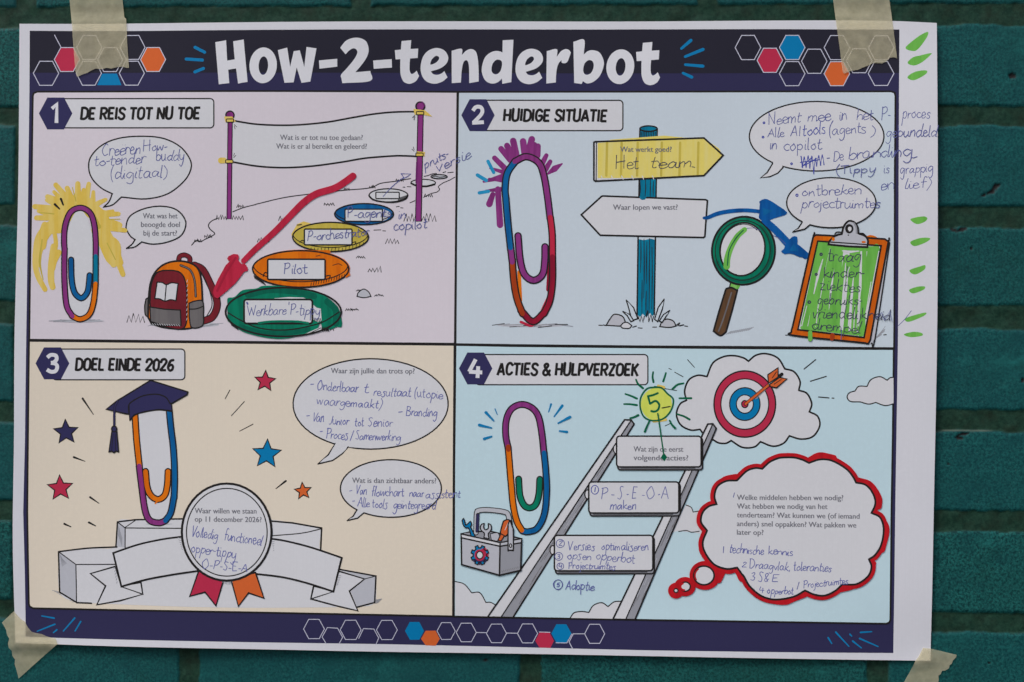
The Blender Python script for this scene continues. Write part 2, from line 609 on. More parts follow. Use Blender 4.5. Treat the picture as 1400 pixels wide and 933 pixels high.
CAPS = {
 'D': (.60, [[(.08,0),(.08,1)], [(.08,.95),(.3,.95),(.5,.75),(.5,.25),(.3,.05),(.08,.05)]]),
 'E': (.52, [[(.08,0),(.08,1)], [(.08,.94),(.46,.94)], [(.08,.5),(.4,.5)], [(.08,.06),(.46,.06)]]),
 'R': (.58, [[(.08,0),(.08,1)], [(.08,.94),(.36,.94),(.48,.78),(.44,.58),(.3,.48),(.08,.48)], [(.26,.48),(.5,0)]]),
 'I': (.24, [[(.1,0),(.1,1)]]),
 'S': (.54, [[(.46,.84),(.34,.95),(.16,.92),(.1,.74),(.18,.58),(.4,.42),(.46,.24),(.36,.06),(.18,.05),(.06,.18)]]),
 'T': (.54, [[(.0,.94),(.52,.94)], [(.26,.94),(.26,0)]]),
 'O': (.62, [[(.3,.96),(.12,.84),(.08,.5),(.12,.16),(.3,.04),(.48,.16),(.52,.5),(.48,.84),(.3,.96)]]),
 'N': (.62, [[(.08,0),(.08,1)], [(.08,.98),(.5,.02)], [(.5,0),(.5,1)]]),
 'U': (.6, [[(.08,1),(.08,.25),(.18,.06),(.36,.06),(.48,.25),(.48,1)]]),
 'H': (.6, [[(.08,0),(.08,1)], [(.48,0),(.48,1)], [(.08,.5),(.48,.5)]]),
 'G': (.6, [[(.48,.82),(.36,.95),(.2,.92),(.09,.7),(.09,.3),(.2,.07),(.36,.06),(.48,.2),(.48,.46),(.3,.46)]]),
 'A': (.6, [[(.04,0),(.27,.98)], [(.27,.98),(.52,0)], [(.12,.3),(.44,.3)]]),
 'P': (.55, [[(.08,0),(.08,1)], [(.08,.94),(.36,.94),(.47,.74),(.4,.5),(.08,.44)]]),
 'L': (.48, [[(.08,1),(.08,0)], [(.08,.06),(.44,.06)]]),
 'V': (.58, [[(.04,1),(.26,.02)], [(.26,.02),(.5,1)]]),
 'Z': (.54, [[(.04,.94),(.46,.94)], [(.46,.94),(.06,.06)], [(.06,.06),(.48,.06)]]),
 'K': (.58, [[(.08,0),(.08,1)], [(.48,1),(.12,.45)], [(.2,.56),(.5,0)]]),
 'C': (.56, [[(.48,.8),(.34,.95),(.18,.9),(.09,.68),(.09,.3),(.18,.08),(.34,.05),(.48,.2)]]),
 '&': (.64, [[(.56,.06),(.16,.72),(.2,.92),(.34,.94),(.38,.76),(.12,.38),(.1,.16),(.24,.04),(.42,.14),(.54,.42)]]),
 '2': (.54, [[(.06,.72),(.12,.9),(.3,.96),(.44,.84),(.42,.62),(.06,.08)], [(.06,.06),(.48,.06)]]),
 '0': (.56, [[(.27,.96),(.1,.8),(.08,.5),(.1,.2),(.27,.04),(.44,.2),(.46,.5),(.44,.8),(.27,.96)]]),
 '6': (.56, [[(.42,.9),(.22,.82),(.1,.5),(.1,.2),(.26,.04),(.42,.16),(.44,.38),(.3,.52),(.12,.4)]]),
 ' ': (.30, []),
}


def caps(text, x0, y0, x1, y1, h, wd, mat=None):
    """bold slanted comic capitals; (x0, y0)-(x1, y1) is the baseline."""
    x0, y0 = OX + x0 / OS, OY + y0 / OS
    x1, y1 = OX + x1 / OS, OY + y1 / OS
    h = h / OS
    adv = sum(CAPS[c][0] for c in text) + 0.06
    sx = (x1 - x0) / adv
    F, pos = [], 0.0
    for c in text:
        a, strokes = CAPS[c]
        dy = random.uniform(-.015, .03) * h
        for s in strokes:
            q = []
            for gx, gy in s:
                X = (pos + gx) * sx + .09 * (gy - .4) * h
                q.append((x0 + X, y0 + (y1 - y0) * X / (x1 - x0) - gy * h - dy))
            if len(q) > 4:
                q = sm(q, q[0] == q[-1] and False, 3)
            F += stroke_faces(q, (wd * 1.04, wd * .96), False, len(q) > 4)
        pos += a
    add(mat or BLACK, F)


_font_cache = {}


def text_tris(s):
    """triangles and advance of a line of small print in the built-in face (size 1)."""
    if s in _font_cache:
        return _font_cache[s]
    cu = bpy.data.curves.new('print', 'FONT')
    cu.body = s
    cu.resolution_u = 3
    ob = bpy.data.objects.new('print', cu)
    COL.objects.link(ob)
    dg = bpy.context.evaluated_depsgraph_get()
    me = bpy.data.meshes.new_from_object(ob.evaluated_get(dg))
    me.calc_loop_triangles()
    vs = [v.co for v in me.vertices]
    T = [[(vs[i].x, vs[i].y) for i in t.vertices] for t in me.loop_triangles]
    bpy.data.objects.remove(ob)
    bpy.data.curves.remove(cu)
    bpy.data.meshes.remove(me)
    xs = [p[0] for t in T for p in t]
    _font_cache[s] = (T, min(xs), max(xs))
    return _font_cache[s]


def printed(s, x0, x1, base, base1=None, size=10.4, mat=None):
    """a line of small print between x0 and x1 with its baseline."""
    T, a, b = text_tris(s)
    X0, X1 = OX + x0 / OS, OX + x1 / OS
    Y0 = OY + base / OS
    Y1 = OY + (base if base1 is None else base1) / OS
    k = (X1 - X0) / (b - a)
    F = []
    for t in [[(p[0] + o, p[1]) for p in t] for o in (-.018, .018) for t in T]:
        F.append([(X0 + (p[0] - a) * k, Y0 + (Y1 - Y0) * (p[0] - a) / (b - a) - p[1] * size) for p in t])
    add(mat or TEXT, F, raw=True)


def area2(p):
    return sum(p[i - 1][0] * p[i][1] - p[i][0] * p[i - 1][1] for i in range(len(p)))


def pip(x, y, p):
    c = np.zeros(len(x), dtype=bool)
    for k in range(len(p)):
        (xi, yi), (xj, yj) = p[k], p[k - 1]
        if yi == yj:
            continue
        c ^= ((yi > y) != (yj > y)) & (x < (xj - xi) * (y - yi) / (yj - yi) + xi)
    return c


def cdt_group(items):
    """union of all polygons of one colour and layer, cut along the sheet's facets -> verts, tris."""
    V, E, F, HOL = [], [], [], []

    def put(poly):
        i = len(V)
        V.extend(poly)
        return list(range(i, len(V)))
    for faces, holes in items:
        for f in faces:
            f = dedupe(f, True)
            if len(f) < 3:
                continue
            quads = [f]
            if len(f) == 4:                              # a folded stroke segment: two triangles
                s1 = area2([f[0], f[1], f[2]]); s2 = area2([f[0], f[2], f[3]])
                if s1 * s2 <= 0:
                    quads = [[f[0], f[1], f[2]], [f[0], f[2], f[3]]]
            for q in quads:
                ar = area2(q)
                if abs(ar) < 1e-6:
                    continue
                F.append(put(q if ar > 0 else q[::-1]))
                HOL.append(holes)
        for h in holes:
            ix = put(h)
            E += [(ix[k], ix[(k + 1) % len(ix)]) for k in range(len(ix))]
    a = np.array(V)
    x0, y0, x1, y1 = a[:, 0].min(), a[:, 1].min(), a[:, 0].max(), a[:, 1].max()
    e = 0.77
    for k in range(math.floor(x0 / G) + 1, math.floor(x1 / G) + 1):
        i = len(V); V += [(k * G, y0 - e), (k * G, y1 + e)]; E.append((i, i + 1))
    for k in range(math.floor(y0 / G) + 1, math.floor(y1 / G) + 1):
        i = len(V); V += [(x0 - e, k * G), (x1 + e, k * G)]; E.append((i, i + 1))
    for k in range(math.floor((x0 - y1) / G), math.floor((x1 - y0) / G) + 2):
        c = k * G                                    # x - y = c
        xa, xb = max(x0 - e, y0 - e + c), min(x1 + e, y1 + e + c)
        if xb > xa:
            i = len(V); V += [(xa, xa - c), (xb, xb - c)]; E.append((i, i + 1))
    r = delaunay_2d_cdt([Vector(v) for v in V], E, F, 0, 1e-3)
    vs, fs, of = r[0], r[2], r[5]
    tris = []
    weld, rep = {}, []
    for i, q in enumerate(vs):                           # weld near-coincident lattice points
        rep.append(weld.setdefault((round(q[0] * 50), round(q[1] * 50)), i))
    cand = []
    for f in fs:
        f = [rep[i] for i in f]
        if len(set(f)) == 3 and abs(area2([vs[i] for i in f])) >= 1e-3:
            cand.append(f)
    if not cand:
        return vs, tris
    va = np.array([(q[0], q[1]) for q in vs])
    cen = va[np.array(cand)].mean(axis=1)
    keep = np.zeros(len(cand), dtype=bool)
    order = np.argsort(cen[:, 0])
    cx, cy = cen[order, 0], cen[order, 1]
    for fid, poly in enumerate(F):                       # a triangle stays if its centre lies in one of the drawn polygons
        p = np.array([V[i] for i in poly])
        a0, a1 = np.searchsorted(cx, p[:, 0].min()), np.searchsorted(cx, p[:, 0].max())
        if a1 <= a0:
            continue
        x, y = cx[a0:a1], cy[a0:a1]
        m = (y >= p[:, 1].min()) & (y <= p[:, 1].max())
        if not m.any():
            continue
        hit = pip(x, y, p) & m
        for h in HOL[fid]:
            hit &= ~pip(x, y, np.array(h))
        keep[order[a0:a1][hit]] = True
    tris = [cand[i] for i in np.nonzero(keep)[0]]
    return vs, tris


def inside(x, y, poly):
    c = False
    j = len(poly) - 1
    for i in range(len(poly)):
        xi, yi = poly[i]; xj, yj = poly[j]
        if (yi > y) != (yj > y) and x < (xj - xi) * (y - yi) / (yj - yi) + xi:
            c = not c
        j = i
    return c


def mesh_object(name, verts, faces, mats, midx, normals=None, parent=None):
    me = bpy.data.meshes.new(name)
    me.from_pydata(verts, [], faces)
    for m in mats:
        me.materials.append(MATS[m])
    me.polygons.foreach_set('material_index', midx)
    if normals:
        me.polygons.foreach_set('use_smooth', [True] * len(faces))
        me.normals_split_custom_set_from_vertices(normals)
    me.update()
    ob = bpy.data.objects.new(name, me)
    COL.objects.link(ob)
    if parent:
        ob.parent = parent
    return ob


def build_part(p):
    verts, faces, midx, norms, mats = [], [], [], [], []
    for (mat, lay), items in p.groups.items():
        vs, tris = cdt_group(items)
        if mat not in mats:
            mats.append(mat)
        mi = mats.index(mat)
        used = {}
        for t in tris:
            q = []
            for i in t:
                if i not in used:
                    used[i] = len(verts)
                    verts.append(sheet_point(vs[i][0], vs[i][1], lay))
                    norms.append(sheet_normal(vs[i][0], vs[i][1]))
                q.append(used[i])
            a, b, c = verts[q[0]], verts[q[1]], verts[q[2]]
            if (b[0] - a[0]) * (c[2] - a[2]) - (b[2] - a[2]) * (c[0] - a[0]) < 0:
                q.reverse()
            faces.append(q)
            midx.append(mi)
    for (mat, lay), items in p.raw.items():                # small print: its triangles as they come, the two passes a hair apart
        if mat not in mats:
            mats.append(mat)
        mi = mats.index(mat)
        for F, _ in items:
            for n, f in enumerate(F):
                if area2(f) < 0:
                    f = f[::-1]
                i = len(verts)
                for x, y in f[::-1]:
                    verts.append(sheet_point(x, y, lay + (.4 if n * 2 >= len(F) else 0)))
                    norms.append(sheet_normal(x, y))
                faces.append([i, i + 1, i + 2])
                midx.append(mi)
    par = p.parent.obj if isinstance(p.parent, Part) else p.parent
    p.obj = mesh_object(p.name, verts, faces, mats, midx, norms, par)
    if p.label:
        p.obj['label'] = p.label


# ================================================================== the painted brick wall
def vnoise(X, Y, scale, seed):
    """smooth value noise (X, Y in metres, scale = metres per cell), range -1..1."""
    rng = np.random.RandomState(seed)
    tab = rng.uniform(-1, 1, (256, 256))
    x, y = X / scale + 100.3, Y / scale + 100.7
    i, j = np.floor(x).astype(int), np.floor(y).astype(int)
    fx, fy = x - i, y - j
    fx, fy = fx * fx * (3 - 2 * fx), fy * fy * (3 - 2 * fy)
    i, j, i1, j1 = i % 256, j % 256, (i + 1) % 256, (j + 1) % 256
    return (tab[i, j] * (1 - fx) + tab[i1, j] * fx) * (1 - fy) + (tab[i, j1] * (1 - fx) + tab[i1, j1] * fx) * fy


def smoothstep(a, b, x):
    t = np.clip((x - a) / (b - a), 0, 1)
    return t * t * (3 - 2 * t)


# bed joints: centre height and half width, measured at the right-hand side of the sheet
beds_px = [(19.5, 15.0), (158.5, 13.6), (297.0, 14.8), (434.0, 16.0), (575.0, 15.0), (712.5, 14.2), (851.5, 13.2)]
beds = [(on_plane(1330, y, 0)[1], h * S0) for y, h in beds_px]
pitch = (beds[0][0] - beds[-1][0]) / 6
for k in range(1, 4):
    beds.insert(0, (beds[0][0] + pitch, 14.3 * S0))
    beds.append((beds[-1][0] - pitch, 14.0 * S0))
head_a = [on_plane(x, 4, 0)[0] for x in (35, 493, 967)]
head_b = [on_plane(x, 905, 0)[0] for x in (258, 725, 1200)]
HP = (head_a[2] - head_a[0]) / 2
WX0, WX1 = -0.66, 0.66
WZ0, WZ1 = beds[-1][0] - 0.02, beds[0][0] + 0.02


def axis(lo, hi, fine, step, coarse):
    out, v = [lo], lo
    while v < hi:
        v += step if any(a <= v <= b for a, b in fine) else coarse
        out.append(min(v, hi))
    return np.array(out)


xl, xr = on_plane(-20, 466, 0)[0], on_plane(70, 466, 0)[0]
xl2, xr2 = on_plane(1235, 466, 0)[0], on_plane(1430, 466, 0)[0]
finex = [(xl, xr), (xl2, xr2)] + [(h - .014, h + .014) for h in head_a + head_b]
xs = axis(WX0, WX1, finex, 0.0008, 0.0024)
zs = axis(WZ0, WZ1, [(on_plane(700, 950, 0)[1], on_plane(700, -20, 0)[1])], 0.0009, 0.0026)
XX, ZZ = np.meshgrid(xs, zs, indexing='ij')
edge_n = 0.0004 * vnoise(XX, ZZ, .012, 1) + 0.0005 * vnoise(XX, ZZ, .0035, 2)
mort = np.zeros_like(XX)
dist = np.full_like(XX, 1.0)                         # distance from the nearest joint edge, positive on brick
for bz, bh in beds:
    lip = np.where(ZZ < bz, 0.0011 * vnoise(XX, ZZ * 0, .014, 5), 0)
    dist = np.minimum(dist, np.abs(ZZ - bz) - bh + edge_n + lip)
tint = np.zeros_like(XX)
trng = random.Random(3)
for r in range(len(beds) - 1):
    ztop, zbot = beds[r][0], beds[r + 1][0]
    row = (ZZ <= ztop) & (ZZ > zbot)
    base = head_b if (r - 3) % 2 == 0 else head_a
    for k in range(-2, 6):
        hx = base[0] + k * HP if not 0 <= k <= 2 else base[k]
        d = np.abs(XX - hx) - 0.0069 + edge_n
        dist = np.where(row, np.minimum(dist, d), dist)
        tint = np.where(row & (XX > hx), trng.uniform(0, 1), tint)
h_brick = 0.00025 * vnoise(XX, ZZ, .04, 7) + 0.00010 * vnoise(XX, ZZ, .006, 8) + 0.00007 * vnoise(XX, ZZ, .0025, 9)
rnd = smoothstep(-0.0006, 0.0020, dist)
height = -0.0010 + 0.0010 * (1 - (1 - rnd) ** 2.2) * smoothstep(-0.0014, 0.0006, dist) \
    + h_brick * smoothstep(-0.001, 0.002, dist) \
    + 0.0004 * vnoise(XX, ZZ, .007, 11) * (1 - smoothstep(-0.001, 0.0, dist))
mort = 1 - smoothstep(-0.0006, 0.0004, dist)
chip = np.zeros_like(XX)
for px, py, rx, ry, rot in ((1384, 103, 4.2, 4.6, 0), (1362, 256, 6.5, 3.6, -48), (1355, 263, 5, 2.4, -25), (1345, 267.5, 3, 1.6, -20),
                            (1304, 314.5, 6, 2.6, 12), (1316, 314, 6, 2.2, -18), (1328, 340, 2, 1.6, 0), (1318, 594, 8, 1.8, -14),
                            (1312, 599, 6, 1.8, 8), (664, 903, 3.2, 1.5, -35), (1296, 634, 2.2, 1.3, 30), (1398, 520, 2.2, 3.5, 0),
                            (1352, 907, 2, 1, 0)):
    cx, cz = on_plane(px, py, 0)
    c, s = math.cos(math.radians(-rot)), math.sin(math.radians(-rot))
    dx, dz = XX - cx, ZZ - cz
    u, v = (dx * c + dz * s) / (rx * S0), (-dx * s + dz * c) / (ry * S0)
    q = np.sqrt(u * u + v * v) + 0.42 * vnoise(XX, ZZ, .0016, int(px))
    chip = np.maximum(chip, 1 - smoothstep(0.8, 1.15, q))
height -= 0.0009 * chip
pale = np.zeros_like(XX)                              # pale lip of paint where one joint meets the brick below it
pz = on_plane(1330, 589.5, 0)[1]
pale = (1 - smoothstep(0.0001, 0.0007, np.abs(ZZ - pz - 0.0004 * vnoise(XX, ZZ, .004, 21)))) \
    * smoothstep(0.05, .5, vnoise(XX, ZZ, .018, 22) + .45) * (XX > xl2) * (XX < on_plane(1390, 466, 0)[0])

nx_, nz_ = XX.shape
co = np.empty((nx_ * nz_, 3), dtype=np.float32)
co[:, 0] = XX.ravel(); co[:, 1] = -height.ravel(); co[:, 2] = ZZ.ravel()
ii, jj = np.meshgrid(np.arange(nx_ - 1), np.arange(nz_ - 1), indexing='ij')
a = (ii * nz_ + jj).ravel()
quads = np.stack([a, a + nz_, a + nz_ + 1, a + 1], axis=1)
# back and sides: the wall is a solid 0.1 m thick
nb = len(co)
cor = [0, (nx_ - 1) * nz_, nx_ * nz_ - 1, nz_ - 1]
back = np.array([(WX0, .1, WZ0), (WX1, .1, WZ0), (WX1, .1, WZ1), (WX0, .1, WZ1)], dtype=np.float32)
co = np.vstack([co, back])
bot = [i * nz_ for i in range(nx_)]
top = [i * nz_ + nz_ - 1 for i in range(nx_)]
lef = list(range(nz_))
rig = [(nx_ - 1) * nz_ + j for j in range(nz_)]
ngons = [[nb, nb + 3, nb + 2, nb + 1], bot[::-1] + [nb, nb + 1], top + [nb + 2, nb + 3],
         lef + [nb + 3, nb], rig[::-1] + [nb + 1, nb + 2]]
loops = np.concatenate([quads.ravel()] + [np.array(g) for g in ngons]).astype(np.int32)
sizes = np.concatenate([np.full(len(quads), 4), [len(g) for g in ngons]]).astype(np.int32)
starts = np.concatenate([[0], np.cumsum(sizes)[:-1]]).astype(np.int32)
me = bpy.data.meshes.new('brick_wall')
me.vertices.add(len(co)); me.vertices.foreach_set('co', co.ravel())
me.loops.add(len(loops)); me.loops.foreach_set('vertex_index', loops)
me.polygons.add(len(sizes)); me.polygons.foreach_set('loop_start', starts); me.polygons.foreach_set('loop_total', sizes)
me.update(calc_edges=True)
sm_flags = np.zeros(len(sizes), dtype=bool); sm_flags[:len(quads)] = True
me.polygons.foreach_set('use_smooth', sm_flags)
for nm, arr in (('joint', mort), ('chip', chip), ('pale', pale), ('tint', tint)):
    at = me.attributes.new(nm, 'FLOAT', 'POINT')
    at.data.foreach_set('value', np.concatenate([arr.ravel(), np.zeros(4)]).astype(np.float32))
wall = bpy.data.objects.new('brick_wall', me)
COL.objects.link(wall)
tag(wall, 'teal painted brick wall with dark green mortar joints and small chips, behind the poster', 'wall')

m = bpy.data.materials.new('painted_brick')
m.use_nodes = True
nt = m.node_tree
bs = nt.nodes['Principled BSDF']


def attr(nm):
    n = nt.nodes.new('ShaderNodeAttribute'); n.attribute_name = nm
    return n.outputs['Fac']


v = vec_scaled(nt, 1, 1, 1)
fine = noise(nt, v, 560, 4, .7)
mid = noise(nt, v, 70, 4, .6)
big = noise(nt, v, 9, 3, .5)
c = mix_node(nt, alb((3, 42, 43), 1.5), alb((24, 86, 82), 1.5), ramp(nt, fine, .40, .60))
c = mix_node(nt, c, alb((70, 112, 104), 1.5), ramp(nt, noise(nt, v, 900, 2, .5), .62, .78, 0, .55))
c = mix_node(nt, c, alb((5, 44, 48), 1.5), ramp(nt, mid, .46, .72, 0, .55))
c = mix_node(nt, c, alb((14, 58, 52), 1.5), ramp(nt, big, .42, .66, 0, .5))
c = mix_node(nt, c, alb((10, 62, 66), 1.5), ramp(nt, attr('tint'), 0, 1, 0, .55))
c = mix_node(nt, c, alb((30, 104, 100), 1.5), ramp(nt, noise(nt, vec_scaled(nt, 1, 1, 1.7), 17, 5, .7), .58, .76, 0, .45))
c = mix_node(nt, c, alb((10, 46, 38), 1.5), ramp(nt, noise(nt, v, 22, 5, .7), .56, .74, 0, .5))
mc = mix_node(nt, alb((14, 40, 31), 1.5), alb((30, 58, 45), 1.5), ramp(nt, noise(nt, v, 420, 4, .65), .36, .68))
mc = mix_node(nt, mc, alb((24, 32, 22), 1.45), ramp(nt, mid, .45, .7, 0, .6))
c = mix_node(nt, c, mc, attr('joint'))
c = mix_node(nt, c, alb((70, 80, 70), 1.5), attr('pale'))
c = mix_node(nt, c, alb((26, 24, 24), 1.5), attr('chip'))
nt.links.new(c, bs.inputs['Base Color'])
bs.inputs['Specular IOR Level'].default_value = 0.16
nt.links.new(ramp(nt, fine, .3, .7, .5, .68), bs.inputs['Roughness'])
bp = nt.nodes.new('ShaderNodeBump')
bp.inputs['Strength'].default_value = 0.38
bp.inputs['Distance'].default_value = 0.0004
nt.links.new(noise(nt, v, 480, 4, .62), bp.inputs['Height'])
nt.links.new(bp.outputs[0], bs.inputs['Normal'])
me.materials.append(m)

# ================================================================== the poster sheet
bx, bz = on_plane(650, 895, 0)
poster = bpy.data.objects.new('poster', None)
poster.empty_display_size = 0.05
COL.objects.link(poster)
tag(poster, 'large white paper poster of four comic panels covered in handwriting and marker colouring', 'poster')

EDGE = sm([(27, 33), (150, 32.3), (350, 31), (525, 30), (700, 29), (875, 28.8), (1050, 28.2), (1160, 27.6), (1225, 28.6), (1281, 31.5)]) \
    + sm([(1281, 31.5), (1281, 233), (1280, 466), (1276.5, 700), (1273.5, 905)])[1:] \
    + sm([(1273.5, 905), (1050, 900.5), (875, 897), (700, 894), (525, 891.5), (350, 887.5), (180, 884), (20, 880)])[1:] \
    + sm([(20, 880), (18, 800), (17.5, 720), (20, 600), (21, 466), (23, 380), (26.3, 233), (27, 33)])[1:-1]


def build_sheet():
    vs, tris = cdt_group([([EDGE], [])])
    used, verts, norms, faces = {}, [], [], []
    flat = []
    for t in tris:
        q = []
        for i in t:
            if i not in used:
                used[i] = len(verts)
                verts.append(sheet_point(vs[i][0], vs[i][1], 0)); norms.append(sheet_normal(vs[i][0], vs[i][1]))
            q.append(used[i])
        a, b, c = verts[q[0]], verts[q[1]], verts[q[2]]
        if (b[0] - a[0]) * (c[2] - a[2]) - (b[2] - a[2]) * (c[0] - a[0]) < 0:
            q.reverse()
        flat.append(q)
    n = len(verts)
    cnt = {}
    for q in flat:
        for k in range(3):
            cnt[(q[k], q[(k + 1) % 3])] = 1
    rim = [e for e in cnt if (e[1], e[0]) not in cnt]
    verts += [(x, y + 0.0002, z) for x, y, z in verts]
    norms += [-nn for nn in norms]
    faces = flat + [[i + n for i in reversed(q)] for q in flat] + [[b, a, a + n, b + n] for a, b in rim]
    return mesh_object('paper_sheet', verts, faces, [WHITE], [0] * len(faces), norms, poster)


build_sheet()

# ================================================================== print: border, header, footer
O()
border = part('printed_border', poster)
fill([(41, 122), (40.6, 180), (40, 233), (38, 400), (37, 466), (35, 600), (32, 700), (33.5, 780), (34, 868), (34, 871), (75, 872.5), (350, 878), (525, 881),
      (700, 885), (875, 889), (1050, 891.8), (1222.3, 894), (1224, 700), (1227, 466), (1228, 233), (1229, 122)], NAVY)
header = part('header_band', poster)
fill([(41, 42.5), (200, 42.3), (350, 41.6), (525, 41), (700, 40), (875, 39.6), (1050, 40), (1230, 40.2), (1229, 126), (41, 127)], NAVY)
fill([(41, 42.5), (200, 42.3), (350, 41.6), (525, 41), (700, 40), (875, 39.6), (1050, 40), (1230, 40.2), (1229.4, 100), (41, 100)], NAVYD)
footer = part('footer_band', poster)
fill([(37.6, 836), (200, 838), (350, 841), (525, 844), (700, 848), (875, 851), (1050, 854), (1219, 856), (1222.2, 893.8), (1050, 891.6), (875, 888.8), (700, 884.8),
      (525, 880.8), (350, 877.8), (75, 872.3), (40, 871.5), (34.4, 868)], NAVY)

O(0, 0, 4)
for a, b in (((1068, 261), (1121, 288)), ((1020, 325), (1109, 331)), ((1068, 396), (1115, 377))):
    part('spark_mark', header)
    line([a, b], 4.2, SPRK)
O(780, 40, 7)
for a, b in (((1063, 182), (1154, 104)), ((1099, 260), (1269, 192)), ((1100, 337), (1268, 352)), ((1078, 418), (1162, 457))):
    part('spark_mark', header)
    line([a, b], (3.6, 4.4), SPRK)


def hexline(cx, cy, r, h, wd=1.15, mat=None):
    line(hexa(cx, cy, r, h), wd, mat or HEXL, True, False)


for side in (0, 1):
    part('hexagon_pattern', header)
    O(0, 0, 4) if side == 0 else O(1050, 0, 4)
    if side == 0:
        fill(hexa(367, 327, 68, 66), PINK); fill(hexa(838, 327, 68, 66), ORNG)
        fill([(560, 404), (640, 404), (666, 468), (533, 468)], BLUE)
        for cx, cy in ((254, 403), (487, 260), (487, 402), (602, 327), (724, 260), (722, 402), (367, 327), (838, 327)):
            hexline(cx, cy, 69, 66)
        line([(298, 193), (335, 262)], 1.1, HEXL)
    else:
        fill(hexa(133, 260, 70, 66), BLUE); fill(hexa(378, 403, 70, 66), ORNG); fill(hexa(11, 330, 72, 68), PINK)
        for cx, cy in ((133, 403), (254, 335), (378, 260), (500, 332), (621, 261), (619, 402), (-109, 260), (133, 260), (378, 403), (11, 330)):
            hexline(cx, cy, 70, 66)

title = part('title_lettering', header)
O(280, 40, 7)
fill([(103, 128), (207, 110), (218, 305), (290, 293), (275, 120), (375, 103), (413, 508), (322, 524), (303, 380), (228, 392), (238, 520), (138, 532)], TITLE)
fill(ell(562, 350, 131, 171, 4), TITLE, holes=[ell(564, 353, 45, 88, 3, 24)])
fill([(702, 205), (792, 181), (820, 365), (855, 215), (913, 207), (955, 365), (977, 175), (1072, 188), (1012, 505), (928, 517), (882, 370), (853, 512), (765, 517)], TITLE)
fill([(1095, 303), (1270, 287), (1270, 362), (1100, 382)], TITLE)
O(460, 40, 7)
fill(loop([(38, 182), (100, 112), (195, 86), (280, 115), (310, 190), (297, 260), (250, 335), (183, 415)], [(325, 402), (325, 497), (57, 520)],
          [(57, 520), (50, 480), (45, 440), (100, 378), (165, 300), (200, 238), (196, 203), (165, 188), (125, 208), (90, 245)]), TITLE)
fill([(353, 303), (530, 290), (532, 370), (358, 382)], TITLE)


def tee(dx, dy):
    fill(loop([(625 + dx, 117 + dy), (717 + dx, 109 + dy), (710 + dx, 192 + dy), (783 + dx, 188 + dy), (778 + dx, 277 + dy)][:2],
              [(710 + dx, 192 + dy), (783 + dx, 188 + dy)], [(778 + dx, 277 + dy), (705 + dx, 283 + dy)],
              [(705 + dx, 283 + dy), (700 + dx, 345 + dy), (702 + dx, 400 + dy), (718 + dx, 430 + dy), (745 + dx, 420 + dy), (768 + dx, 398 + dy)],
              [(790 + dx, 450 + dy), (765 + dx, 493 + dy), (725 + dx, 518 + dy), (685 + dx, 523 + dy), (640 + dx, 500 + dy), (615 + dx, 440 + dy), (611 + dx, 370 + dy), (612 + dx, 289 + dy)],
              [(567 + dx, 292 + dy), (560 + dx, 205 + dy)], [(618 + dx, 198 + dy), (622 + dx, 150 + dy)]), TITLE)


tee(0, 0)
e_out = loop([(1062, 462), (1010, 503), (935, 523), (860, 500), (816, 440), (806, 360), (828, 268), (882, 206), (960, 182), (1032, 205), (1068, 262), (1058, 320), (1000, 372), (903, 405)],
             [(903, 405), (925, 430), (965, 437), (1003, 425), (1032, 402)])
e_hole = [(900, 340), (912, 292), (950, 258), (978, 264), (980, 290), (950, 322)]
fill(e_out, TITLE, holes=[e_hole])
fill(loop([(1102, 207), (1197, 188), (1200, 248)], [(1200, 248), (1240, 207), (1290, 190), (1335, 218), (1354, 300), (1360, 400), (1360, 500)], [(1360, 500), (1270, 516)],
          [(1270, 516), (1268, 370), (1258, 312), (1240, 297), (1215, 317), (1199, 390), (1190, 510)], [(1190, 510), (1103, 517)]), TITLE)
O(620, 40, 7)
fill(loop([(470, 105), (573, 99)], [(553, 505), (466, 522)], [(463, 470), (425, 505), (370, 520), (312, 498), (278, 440), (270, 370), (298, 275), (350, 225), (405, 207), (445, 212), (468, 222)]),
     TITLE, holes=[[(363, 385), (372, 335), (400, 298), (430, 290), (460, 305), (463, 345), (450, 395), (425, 425), (395, 430), (372, 415)]])
fill([(x - 213, y + 2) for x, y in e_out], TITLE, holes=[[(x - 213, y + 2) for x, y in e_hole]])
fill(loop([(892, 207), (988, 188), (988, 262)], [(988, 262), (1030, 207), (1075, 187), (1108, 198), (1123, 222)], [(1123, 222), (1087, 312), (1040, 320), (1033, 293)],
          [(1033, 293), (1003, 330), (985, 400), (978, 508)], [(978, 508), (888, 518)]), TITLE)
O(780, 40, 7)
fill(loop([(27, 117), (130, 97), (127, 240)], [(127, 240), (165, 207), (215, 197), (280, 222), (318, 300), (312, 370), (278, 447), (220, 500), (160, 517), (118, 495)], [(107, 522), (35, 512)]),
     TITLE, holes=[[(122, 375), (135, 325), (165, 297), (190, 293), (215, 310), (222, 350), (210, 395), (185, 425), (150, 433), (127, 415)]])
fill(ell(477, 356, 133, 168, 9), TITLE, holes=[ell(480, 358, 46, 84, 6, 24)])
tee(68, 10)

